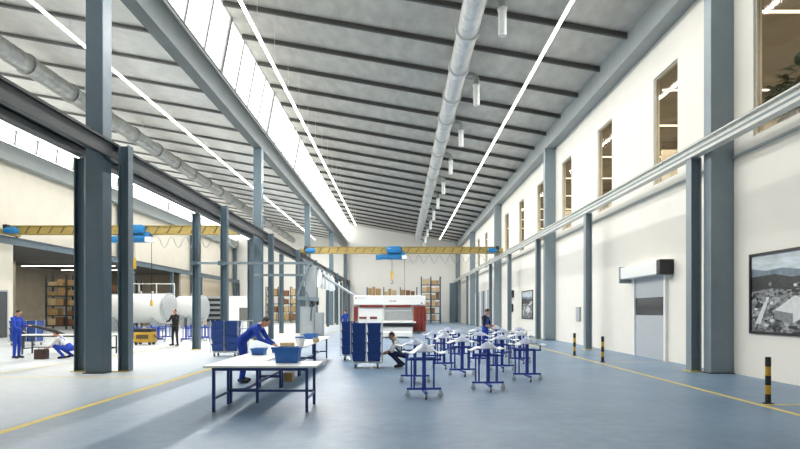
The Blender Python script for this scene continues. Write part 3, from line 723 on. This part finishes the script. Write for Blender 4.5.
B(-.36, 1.62, 0, .11, 1.62, 1.7, n='tool_beam', m_=M_chrome)
B(-.5, 1.95, -1.9, .04, .78, .86, n='feed_table'); B(-.45, 1.75, -1.7, .04, .52, .78, n='table_slot', m_=M_black)
B(-.5, 1.7, -1.6, .04, 0.0, .5, n='table_base', m_=M_offwhite)
B(-2.62, -2.5, -.052, -.04, 2.56, 2.68, n='logo_mark', m_=mat('logo_red', (.25, .01, .04), .5), bev=0)
for k, wv in enumerate((.10, .07, .11, .06, .1)): B(-2.44+k*.13, -2.44+k*.13+wv, -.052, -.04, 2.59, 2.65, n='logo_lettering', m_=M_grey, bev=0)
for k, wv in enumerate((.11, .08, .12, .07)): B(.0+k*.14, .0+k*.14+wv, -.052, -.04, 2.36, 2.43, n='logo_lettering', m_=MATS['logo_red'], bev=0)
B(2.35, 2.5, -.07, -.04, 2.2, 2.28, n='warning_light', m_=M_black)
tag(MB().box(-.28, .28, -.2, .2, 0, .12, .03).build('tool_tray', M_black, None, loc=(mx+1.15, 38.2, 0)), 'black tray on the floor before the machine', 'tray')
# lean conveyor from the machine to the rail
r = thing('pipe_brace', 'slanting steel brace running from the crane rail down to the white machine', 'brace', (GX(344, 46), 46, 3.9))
MB().bar((-2.2, 3.2, .85), (1.0, -1.4, -1.05), .16).build('tube', M_steel_l, r); MB().box(-2.4, -2.0, 3.0, 3.4, .8, .95).build('end_plate', M_steel, r)

# ------------------------------------------------------------------ grey lifting machine with hanging bags
r = thing('lifting_machine', 'grey machine cabinet with tall mast standing between the benches and the rack', 'machine', (GX(312, 37), 37, 0))
MB().box(-.72, .2, -.4, .6, 0, 1.95, .03).build('cabinet', M_grey, r); MB().box(.22, .75, -.35, .5, 0, 1.55, .03).build('side_cabinet', M_grey, r)
MB().box(-.6, .1, -.43, -.4, .15, 1.8).build('door', mat('pale_panel', (.42, .45, .47), .35), r)
MB().box(-.42, .28, -.1, .35, 1.95, 4.6, .02).build('mast', M_grey, r)
MB().bar((.05, -.42, 1.9), (-.3, -.42, 2.9), .12, .05).bar((.05, -.42, 1.9), (-.02, -.42, 1.0), .12, .05).build('hose_guide', M_steel, r)
MB().bar((-.15, -.3, 4.7), (-.9, -.3, 2.65), .13).bar((-.9, -.3, 2.5), (.5, -.3, 2.4), .2, .24).bar((-.15, -.3, 4.7), (-.1, 0, 4.55), .1).build('lifting_arm', M_steel_l, r)
MB().box(-.1, .15, -.45, -.2, 1.9, 2.3).box(.35, .5, -.4, -.2, 2.05, 2.3).build('gripper', M_black, r)
rr = thing('hanging_track', 'steel track under the left crane rail with clear bags hanging from it', 'track', (-6.9, 40, 5.25))
MB().box(-.05, .05, 0, 19, 0, .12).build('beam', M_steel_l, rr)
for k in range(6): MB().bar((0, 1+k*3.3, .12), (-.75, 1+k*3.3, .55), .04).build('bracket', M_steel, rr)
for k in range(5):
    y = 44.6+k*3.0; b = MB(); n = 14; rings = []
    for i, (z, q) in enumerate(((-.02, .05), (-.15, .16), (-.5, .28), (-1.0, .25), (-1.4, .30), (-1.6, .22))):
        rings.append([((q*(1+.22*math.sin(3*t*2*PI/n+k+i)))*math.cos(2*PI*t/n), (q*.9)*math.sin(2*PI*t/n), z) for t in range(n)])
    vs = [p for g_ in rings for p in g_]; F = [(i*n+t, i*n+(t+1) % n, (i+1)*n+(t+1) % n, (i+1)*n+t) for i in range(5) for t in range(n)]+[tuple(range(n-1, -1, -1)), tuple(range(5*n, 6*n))]
    b._mk(vs, F); o = b.build('plastic_bag', M_film, None, smooth=True, loc=(-6.9, y, 5.25))
    tag(o, 'translucent white bag, %s of those hanging from the track' % ORD[k], 'bag', 'translucent bags under the track')
# pipes across the left column row
for z0_, xa, xb, lab in ((GZ(263, 23.75), -8.85, -3.72, 'upper horizontal steel pipe crossing the left posts'), (GZ(275, 23.75), -6.2, -4.0, 'lower short horizontal pipe right of the left posts')):
    r = thing('cross_pipe', lab, 'pipe', (xa, 23.79, z0_)); MB().box(0, xb-xa, -.04, .04, -.05, .05, .01).build('tube', M_steel_l, r)
    if z0_ < 3.5: 
        for q in (.3, xb-xa-.3): MB().box(q-.015, q+.015, -.015, .015, .05, GZ(263, 23.75)-z0_-.06).build('drop_rod', M_steel_l, r)
    else: MB().box(.02, .25, -.05, .06, -.09, .09).box(1.12, 1.36, -.05, .06, -.09, .09).build('clamp', M_steel, r)

# ------------------------------------------------------------------ storage racks with boxes
def rack(label, x, y, W, H, levels, bays, m_up, items, where, Dp=1.0, fill=.96, seed=1, z0=.3, sizes=(.45, .85), hs=(.35, .75), mts=(M_card, M_card2, M_card3)):
    r = thing('storage_rack', label, 'rack', (x, y, 0)); rnd = random.Random(seed); bw = W/bays
    for i in range(bays+1):
        for sy in (0, Dp):
            MB().box(i*bw-.06, i*bw+.06, sy-.04, sy+.04, 0, H).build('upright', m_up, r)
        b = MB(); z = .4
        while z < H-.6: b.bar((i*bw, 0, z), (i*bw, Dp, z+.5), .03); z += .9
        b.build('bracing', m_up, r)
    zs = [z0+k*(H-.5)/levels for k in range(levels)]
    for z in zs: MB().box(0, W, -.05, Dp+.05, z, z+.09).build('shelf_beam', m_up, r)
    nm = ['lowest', 'second', 'third', 'fourth', 'fifth', 'top'];
    for k, z in enumerate(zs):
        xx = .15; q = 0
        while xx < W-.5:
            w_ = rnd.uniform(*sizes); h_ = min(rnd.uniform(*hs), (H-.5)/levels-.12 if k < levels-1 else 9)
            if (xx % bw) + w_ > bw-.08: xx = (math.floor(xx/bw)+1)*bw+.08; continue
            if rnd.random() < fill:
                q += 1
                cbox('cardboard_box', 'box on the %s shelf of %s, %s from the left' % (nm[k], where, ['first', 'second', 'third', 'fourth', 'fifth', 'sixth', 'seventh', 'eighth', 'ninth', 'tenth'][min(q-1, 9)]), x+xx+w_/2, y+.45, z+.092, w_, .75, h_, rnd.choice(mts), 'boxes on '+where)
            xx += w_+.08
    return r
M_rackb = mat('rack_blue', (.02, .045, .12), .5); M_rackd = mat('rack_dark', (.035, .04, .045), .5)
rack('tall dark pallet rack with boxes behind the left column row', GX(266, 79), 79, 5.2, 5.1, 4, 3, M_rackd, 3, 'the rack behind the left columns', seed=3, hs=(.6, 1.0), sizes=(.45, .75))
rack('tall blue pallet rack with boxes right of the white machine', GX(421.5, 74), 74, 2.5, 6.2, 6, 2, M_rackb, 3, 'the tall blue rack', seed=5, hs=(.45, .82), sizes=(.42, .54))
rack('wide pallet rack seen above the white machine', GX(367, 78.5), 78.5, 7.0, 5.0, 4, 3, M_rackb, 3, 'the rack above the machine', seed=9, hs=(.6, 1.3), sizes=(.4, .7))
rack('dark rack of boxes inside the left annexe', -31.6, 50, 3.6, 4.9, 5, 2, M_rackd, 3, 'the rack inside the annexe', seed=11)
rack('dark rack with brown and teal crates behind the white tank', -25.4-3.2, 56, 7.2, 4.3, 3, 3, M_rackd, 3, 'the rack behind the tank', seed=14, mts=(M_card3, M_teal, M_card3, M_black), sizes=(.8, 1.5), hs=(.5, .9), Dp=1.0) if False else None
rack('dark rack with brown and teal crates behind the white tank', -28.0, 53.2, 6.2-3.2, 4.6, 4, 2, M_rackd, 3, 'the rack behind the tank', seed=14, mts=(M_card3, M_teal, M_card3), sizes=(.5, .9), hs=(.5, .8))
for i in range(9):
    o = MB().ell((0, 0, .55), .16, .16, .55, seg=12, rings=8).tube((0, 0, 0), (0, 0, .08), .12, n=12).build('wrapped_roll', M_film, None, smooth=True, loc=(.55+i*.36, 77.7, 0)) if False else None

# annexe ceiling tubes
for (x0, x1, y, lab) in ((-33.5, -25.2, 49.5, 'long glowing tube in the left annexe, nearest of the two'), (-33.0, -26, 54.5, 'long glowing tube in the left annexe, farther of the two')):
    tag(MB().m(M_lampo).box(x0, x1, y, y+.1, 5.6, 5.66).m(M_steel).bar((x0+.5, y+.05, 5.66), (x0+.5, y+.05, 5.95), .03).bar((x1-.5, y+.05, 5.66), (x1-.5, y+.05, 5.95), .03).build('annexe_ceiling_lamp', None), lab, 'lamp')

# ------------------------------------------------------------------ tanks and process machine
def tank(label, x0, x1, y, rad, zc, rz):
    r = thing('horizontal_tank', label, 'tank', (x1, y, 0), rz); Ln = x1-x0
    MB().tube((-Ln, 0, zc), (-.1, 0, zc), rad, n=36).build('shell', M_white, r, smooth=True)
    MB().tube((-.16, 0, zc), (0, 0, zc), rad*1.07, n=36).build('flange', M_chrome, r, smooth=True)
    MB().ell((0, 0, zc), .22, rad*.98, rad*.98, seg=28, rings=14).build('end_cap', mat('tank_cap', (.34, .36, .37), .4), r, smooth=True)
    for q in (-Ln+.8, -1.0):
        MB().prism([(-rad*.8, 0), (rad*.8, 0), (rad*.8, zc-rad*.55), (0, zc-rad*.97), (-rad*.8, zc-rad*.55)], 'x', q-.15, q+.15).build('saddle', M_grey, r)
    for q in (-Ln*.5, -Ln*.3): MB().tube((q, 0, zc+rad*.98), (q, 0, zc+rad+.25), .12, n=12).build('nozzle', M_chrome, r)
    return r
tank('white horizontal cylindrical tank with a domed end, nearer one behind the black-clad man', -23.9, GX(170, 45.5), 45.5, 1.17, 1.85, -.14)
tank('white cylindrical tank farther back, right of the nearer tank', GX(178, 56), GX(203, 56), 56, 1.2, 1.95, -.2)
r = thing('white_railing', 'white railing above the nearer tank', 'railing', (-24.0, 48.2, 0))
MB().box(0, 4.6, 0, .06, 3.95, 4.02).box(0, 4.6, 0, .06, 3.1, 3.16).build('rail_bar', M_white, r)
for q in (0, 1.5, 3.0, 4.54): MB().box(q, q+.06, 0, .06, 0, 3.95).build('post', M_white, r)
r = thing('process_machine', 'white box-shaped machine with dark louvres behind the left trolley', 'machine', (GX(229, 60), 60, 0))
MB().box(-.3, 2.3, 0, 2.4, 0, 3.25, .03).build('casing', M_white, r); MB().box(-2.5, -.3, .3, 2.4, 0, 3.2, .03).build('rear_casing', M_grey, r)
for k in range(5): MB().box(-2.45, -.35, .2, .3, .5+k*.55, .78+k*.55).build('louvre', M_dark, r)
MB().box(1.1, 2.1, -.02, 0, .55, 2.0).build('vent', mat('vent_grey', (.14, .14, .13), .6), r)
MB().tube((-2.6, -.6, 1.3), (-3.8, -.6, 1.6), .75, 1.15, n=24).build('cone', M_grey, r, smooth=True)
MB().box(-3.6, -2.8, -.9, -.3, 0, .9).build('cone_stand', M_grey, r)

# yellow pallet truck
r = thing('floor_truck', 'small yellow industrial truck with black top in the left bay', 'truck', (GX(145, 27.4), 27.4, 0), .0)
MB().box(-.44, .44, -.3, .4, .12, .62, .05).build('body', M_hyel, r); MB().box(-.42, .40, -.28, .38, .62, .80, .03).build('battery_cover', M_black, r)
for k in (-1, 1):
    for j in (-1, 1): MB().tube((k*.33-.04, j*.22, .09), (k*.33+.04, j*.22, .09), .09, n=16).build('wheel', M_black, r)
MB().path([(.4, 0, .5), (.62, 0, .3), (.85, 0, .32), (.95, 0, .45)], .025, 8).build('handle', M_black, r)
MB().box(-.3, .3, -.315, -.3, .3, .5).build('badge_plate', M_cyd, r)

# bench in the left bay, toolbox
bench('workbench', 'long narrow pale workbench in the left bay behind the crouching worker', -14.5, -10.9, 21.2, 21.9, None, z=.75, m_leg=M_rail, rz=.0)
r = thing('toolbox', 'dark brown toolbox on the floor before the crouching worker at left', 'toolbox', (GX(42.5, 19.3), 19.25, 0))
MB().box(-.19, .19, -.13, .13, 0, .34, .02).build('case', mat('dark_brown', (.07, .035, .03), .6), r); MB().path([(-.1, 0, .34), (-.1, 0, .41), (.1, 0, .41), (.1, 0, .34)], .012, 8).build('handle', M_black, r)
r = thing('covered_rail', 'low dark covered trestle behind the left bay workbench', 'trestle', (GX(44, 25), 25.0, 0))
MB().path([(-1.0, 0, 1.0), (-.3, 0, .95), (.4, 0, .78), (.9, 0, .6)], [.04, .07, .09, .06], 10).build('cover', M_black, r, smooth=True)
for q, h in ((-.9, .97), (.7, .66)): MB().bar((q, 0, 0), (q, 0, h), .05).build('leg', M_rail, r)

# ------------------------------------------------------------------ plant in the upper office
r = thing('potted_plant', 'dark leafy indoor plant behind the upper window at the right edge', 'plant', (9.68, 14.0, 5.71))
MB().tube((0, 0, 0), (0, 0, .45), .2, .26, n=20).build('pot', M_white, r, smooth=True)
rnd = random.Random(5); st = MB(); lf = MB()
for k in range(9):
    a_ = k*2.4; rr_ = rnd.uniform(.15, .42); top = Vector((rr_*math.cos(a_), rr_*math.sin(a_), rnd.uniform(1.3, 2.5)))
    st.path([(0, 0, .4), (top.x*.4, top.y*.4, top.z*.55), top], [.02, .015, .008], 6)
    for j in range(20):
        u = rnd.uniform(.4, 1); c = Vector((top.x*u, top.y*u, .4+(top.z-.4)*u)); d = Vector((rnd.uniform(-1, 1), rnd.uniform(-1, 1), rnd.uniform(-.5, .6))).normalized()
        s_ = d.cross(Vector((0, 0, 1))).normalized(); L_ = rnd.uniform(.28, .42); n_ = s_.cross(d)*.006
        pts = [c, c+d*L_*.35+s_*.07, c+d*L_*.75+s_*.055, c+d*L_+Vector((0, 0, -.05)), c+d*L_*.75-s_*.055, c+d*L_*.35-s_*.07]
        lf._mk([p+n_ for p in pts]+[p-n_ for p in pts], [(0, 1, 2, 3, 4, 5), (11, 10, 9, 8, 7, 6)]+[(i, (i+1) % 6, 6+(i+1) % 6, 6+i) for i in range(6)])
st.build('stem', M_card3, r); lf.build('foliage', M_leaf, r)

# ------------------------------------------------------------------ people
def V3(*a): return Vector(a)
def person(label, loc, rz, J, top, legs, shoe=M_shoe, sleeves=None, hair=M_hair, bib=None, scale=1.0, fore=None, straps=None, group=None):
    """One continuous body grown from tapered limbs, remeshed to a single surface, clothes coloured by the nearest limb."""
    b = MB(); caps = []
    def limb(a, c, r0, r1, reg, n=7):
        a, c = Vector(a), Vector(c); caps.append((a, c, reg, (r0+r1)/2))
        b.tube(a, c, r0, r1, n=16); b.ell(a, r0, r0, r0, seg=16, rings=10); b.ell(c, r1, r1, r1, seg=16, rings=10)
    pel, chs, nk, hd = (Vector(J[k]) for k in ('pelvis', 'chest', 'neck', 'head'))
    lat = (Vector(J['shR'])-Vector(J['shL'])).normalized(); spn = (nk-pel).normalized()
    lath = (Vector(J['hipR'])-Vector(J['hipL'])).normalized()
    prof = [(0, .165, .12), (.2, .155, .11), (.4, .15, .105), (.6, .17, .115), (.8, .19, .115), (.95, .16, .09), (1.0, .11, .075)]
    for t, rw, rd in prof:
        c = pel.lerp(chs, t/.8) if t <= .8 else chs.lerp(nk, (t-.8)/.2*.8)
        l = lath.lerp(lat, t).normalized(); ap = spn.cross(l).normalized(); B_ = Matrix((l, ap, l.cross(ap))).transposed()
        b.ell(c, rw, rd, .11, B_, seg=20, rings=12)
    caps.append((pel-spn*.02, pel+spn*.07, 'legs', .13)); caps.append((pel.lerp(chs, .35), chs, 'top', .14)); caps.append((Vector(J['shL']), Vector(J['shR']), 'top', .08))
    limb(chs.lerp(nk, .8), nk.lerp(hd, .5), .062, .055, 'skin')
    hdir = (Vector(J.get('face', (0, 1, 0)))).normalized(); upv = (hd-nk).normalized(); upv = (upv-hdir*upv.dot(hdir)*.999).normalized(); sd = hdir.cross(upv).normalized(); BH = Matrix((sd, hdir, upv)).transposed()
    H = lambda x, y, z: hd+BH@Vector((x, y, z))
    b.ell(hd, .076, .092, .105, BH, seg=24, rings=16); b.ell(H(0, .02, -.065), .055, .065, .055, BH, seg=18, rings=12)
    b.ell(H(0, .095, -.02), .013, .022, .022, BH, seg=10, rings=8); b.ell(H(0, .078, -.062), .026, .014, .012, BH, seg=10, rings=8)
    for s_ in (-1, 1):
        b.ell(H(s_*.078, -.005, -.01), .012, .022, .032, BH, seg=10, rings=8); b.ell(H(s_*.03, .083, .03), .02, .012, .008, BH, seg=10, rings=6)
    caps.append((hd, hd+upv*.02, 'skin', .1))
    for s_, k in ((-1, 'L'), (1, 'R')):
        sh, el, wr = (Vector(J[q+k]) for q in ('sh', 'el', 'wr')); hp, kn, an, to = (Vector(J[q+k]) for q in ('hip', 'kn', 'an', 'to'))
        limb(sh, el, .062, .048, 'upper'); limb(el, wr, .046, .030, 'fore')
        limb(hp, kn, .092, .062, 'legs'); limb(kn, an, .064, .045, 'legs')
        limb(an+V3(0, 0, -.025), to, .048, .040, 'shoe'); 
        he = an-(to-an).normalized()*.05; he.z = min(an.z, he.z)-.03; limb(he, an+V3(0, 0, -.03), .042, .045, 'shoe')
        # hand: palm, four unequal bent fingers, thumb from the side of the palm near its base
        hdv = (Vector(J['hand'+k])-wr).normalized() if 'hand'+k in J else (wr-el).normalized()
        side = hdv.cross(Vector((0, 0, 1)) if abs(hdv.z) < .8 else Vector((0, 1, 0))).normalized(); nrm_ = side.cross(hdv).normalized()
        Bp = Matrix((side, hdv, nrm_)).transposed(); pc = wr+hdv*.055
        b.ell(pc, .040, .055, .019, Bp, seg=16, rings=10); caps.append((wr+hdv*.01, wr+hdv*.17, 'skin', .035))
        for fi, (off, ln) in enumerate(((-.029, .062), (-.010, .074), (.010, .070), (.028, .055))):
            p0 = wr+hdv*.085+side*off; p1 = p0+hdv*ln*.5-nrm_*.006+side*off*.15; p2 = p1+hdv*ln*.38-nrm_*ln*.35
            b.path([p0, p1, p2], [.0105, .0098, .0085], 8); b.ell(p2, .0085, .0085, .0085, seg=8, rings=6)
        ts = side*(-s_ if True else 1); q0 = wr+hdv*.03+ts*.028; q1 = q0+hdv*.03+ts*.028; q2 = q1+hdv*.032+ts*.006-nrm_*.012
        b.path([q0, q1, q2], [.013, .0115, .0095], 8); b.ell(q2, .0095, .0095, .0095, seg=8, rings=6)
    tmp = b.build('body_tmp', M_skin)
    md = tmp.modifiers.new('r', 'REMESH'); md.mode = 'VOXEL'; md.voxel_size = .0095
    sm = tmp.modifiers.new('s', 'SMOOTH'); sm.factor = .5; sm.iterations = 2
    dg = bpy.context.evaluated_depsgraph_get(); me = bpy.data.meshes.new_from_object(tmp.evaluated_get(dg)); bpy.data.objects.remove(tmp, do_unlink=True)
    me.materials.clear(); regs = {'skin': M_skin, 'top': top, 'upper': sleeves or top, 'fore': fore or sleeves or top, 'legs': legs, 'shoe': shoe, 'bib': bib or top}
    keys = list(regs)
    for k in keys: me.materials.append(regs[k])
    fr = spn.cross(lat).normalized()
    if fr.dot(Vector((0, 1, 0))) < 0 and abs(fr.y) > .3: fr = -fr
    for p in me.polygons:
        c = p.center; best = None; bd = 9
        for a, c2, reg, rad in caps:
            ab = c2-a; t = max(0, min(1, (c-a).dot(ab)/max(ab.length_squared, 1e-9))); d = (c-(a+ab*t)).length-rad
            if d < bd: bd = d; best = reg
        if best in ('top',) and bib is not None:
            rel = c-pel; h = rel.dot(spn); f_ = rel.dot(fr); x_ = abs((c-chs).dot(lat))
            if h < .17 or (x_ < .13 and h < .40 and f_ > .02) or (.07 < x_ < .11 and h > .3): best = 'bib'
        p.material_index = keys.index(best); p.use_smooth = True
    me.name = 'person'
    o = bpy.data.objects.new('person', me); C.objects.link(o); o.location = loc; o.rotation_euler = (0, 0, rz); o.scale = (scale,)*3
    tag(o, label, 'person', group)
    h = MB(); h.ell(H(0, -.018, .022), .083, .092, .098, BH, seg=20, rings=14)
    bm = h.bm; dl = [v for v in bm.verts if (BH.transposed()@(v.co-hd)).y > .055 and (BH.transposed()@(v.co-hd)).z < .075 or (BH.transposed()@(v.co-hd)).z < -.055]
    bmesh.ops.delete(bm, geom=dl, context='VERTS'); h.build('hair', hair, o, smooth=True)
    e = MB()
    for s_ in (-1, 1): e.ell(H(s_*.03, .086, .012), .010, .007, .006, BH, seg=8, rings=6)
    e.build('eyes', M_black, o)
    return o
STAND = dict(pelvis=(0, 0, .95), chest=(0, .01, 1.30), neck=(0, .0, 1.49), head=(0, .035, 1.645), shL=(-.185, 0, 1.41), shR=(.185, 0, 1.41),
             elL=(-.24, .02, 1.12), elR=(.24, .02, 1.12), wrL=(-.23, .18, .92), wrR=(.23, .18, .92), hipL=(-.09, 0, .90), hipR=(.09, 0, .90),
             knL=(-.10, .02, .49), knR=(.10, .02, .49), anL=(-.11, 0, .085), anR=(.11, 0, .085), toL=(-.12, .15, .042), toR=(.12, .15, .042))
def pose(**k): d = dict(STAND); d.update(k); return d
# standing worker at the far left, looking down at his hands over the bench
person('man in royal blue overalls standing at left, looking down at his hands', (GX(16.5, 19.5), 19.5, 0), -PI/2-.1,
       pose(head=(0, .09, 1.61), face=(0, 1, -.55), elL=(-.22, .12, 1.14), elR=(.22, .12, 1.13), wrL=(-.12, .36, 1.16), wrR=(.12, .34, .98)), M_over, M_over, scale=.985)
# crouching with the toolbox
KNEEL = dict(pelvis=(0, -.16, .36), chest=(0, .10, .62), neck=(0, .24, .76), head=(0, .33, .87), face=(0, 1, -.35), shL=(-.17, .2, .68), shR=(.17, .2, .68),
             elL=(-.2, .38, .46), elR=(.2, .38, .46), wrL=(-.12, .58, .36), wrR=(.1, .6, .38), hipL=(-.1, -.14, .34), hipR=(.1, -.14, .34),
             knL=(-.17, .30, .44), knR=(.17, .22, .34), anL=(-.14, .02, .09), anR=(.13, -.12, .12), toL=(-.16, .17, .042), toR=(.14, .03, .045))
person('man in white shirt and blue bib trousers crouching at left over a toolbox', (GX(63.5, 19.3), 19.45, 0), PI/2+.1, KNEEL, M_shirt, M_over, fore=M_skin, bib=M_over, sleeves=M_shirt)
# black-clad man with a phone
person('man dressed in black standing in the left bay, one hand raised to his face', (GX(175, 26.6), 26.6, 0), PI-.35,
       pose(elR=(.33, .0, 1.2), wrR=(.42, .12, 1.12), elL=(-.27, .12, 1.19), wrL=(-.1, .2, 1.43), handL=(-.06, .15, 1.53), anL=(-.17, .02, .085), toL=(-.2, .17, .042), anR=(.15, -.02, .085), toR=(.2, .12, .042), knL=(-.13, .03, .49), knR=(.12, .02, .49)), M_blk, M_blk)
# leaning over the benches
LEAN = dict(pelvis=(0, -.10, .93), chest=(0, .20, 1.17), neck=(0, .36, 1.27), head=(0, .47, 1.35), face=(0, 1, -.8), shL=(-.18, .29, 1.20), shR=(.18, .29, 1.20),
            elL=(-.22, .42, .96), elR=(.22, .40, .98), wrL=(-.13, .62, .85), wrR=(.14, .66, .86), hipL=(-.09, -.10, .89), hipR=(.09, -.08, .89),
            knL=(-.1, -.05, .48), knR=(.12, .0, .49), anL=(-.12, -.12, .085), anR=(.14, -.05, .085), toL=(-.13, .03, .042), toR=(.16, .1, .042))
person('man in royal blue overalls leaning over the bench row beside the left trolley', (GX(247, 13.1), 13.0, 0), -PI/2-.12, LEAN, M_over, M_over, hair=M_cap, scale=1.04)
# crouching by the central trolley
SQ = dict(pelvis=(0, -.20, .37), chest=(0, .02, .63), neck=(0, .13, .79), head=(0, .20, .92), face=(0, 1, -.4), shL=(-.17, .08, .71), shR=(.17, .08, .71),
          elL=(-.22, .22, .48), elR=(.2, .2, .48), wrL=(-.13, .42, .40), wrR=(.12, .40, .42), hipL=(-.1, -.18, .35), hipR=(.1, -.18, .35),
          knL=(-.17, .26, .44), knR=(.17, .24, .40), anL=(-.15, -.04, .09), anR=(.14, -.14, .10), toL=(-.18, .11, .042), toR=(.16, .01, .042))
person('man in white shirt and dark navy trousers crouching beside the central trolley', (GX(398.3, 16.6), 16.5, 0), PI/2+.12, SQ, M_shirt, M_navy, fore=M_skin, bib=M_navy)
# standing among the stands
person('man in black shirt and blue bib overalls standing among the rolling stands', (GX(486, 21), 21.2, 0), -PI/2-.55,
       pose(head=(0, .09, 1.62), face=(0, 1, -.7), neck=(0, .03, 1.49), elL=(-.25, .10, 1.14), elR=(.25, .06, 1.14), wrL=(-.08, .32, 1.08), wrR=(.06, .30, 1.00)), M_blk, M_over, fore=M_skin, bib=M_over, scale=1.0)
# far worker behind the central trolleys
person('man in blue standing far back behind the central trolleys', (GX(345.5, 36), 36, 0), PI/3, pose(elL=(-.3, .1, 1.15), elR=(.3, .1, 1.15)), M_over, M_over, scale=1.0)

r = thing('sheet_stack', 'low stack of white sheets on the floor before the white and red machine', 'stack', (GX(397, 34), 34.6, 0))
MB().box(-.95, .95, -.7, 1.0, .1, .34, .01).build('sheets', M_offwhite, r)
for q in (-.8, 0, .8): MB().box(q-.06, q+.06, -.68, .98, 0, .1).build('skid', M_card2, r)
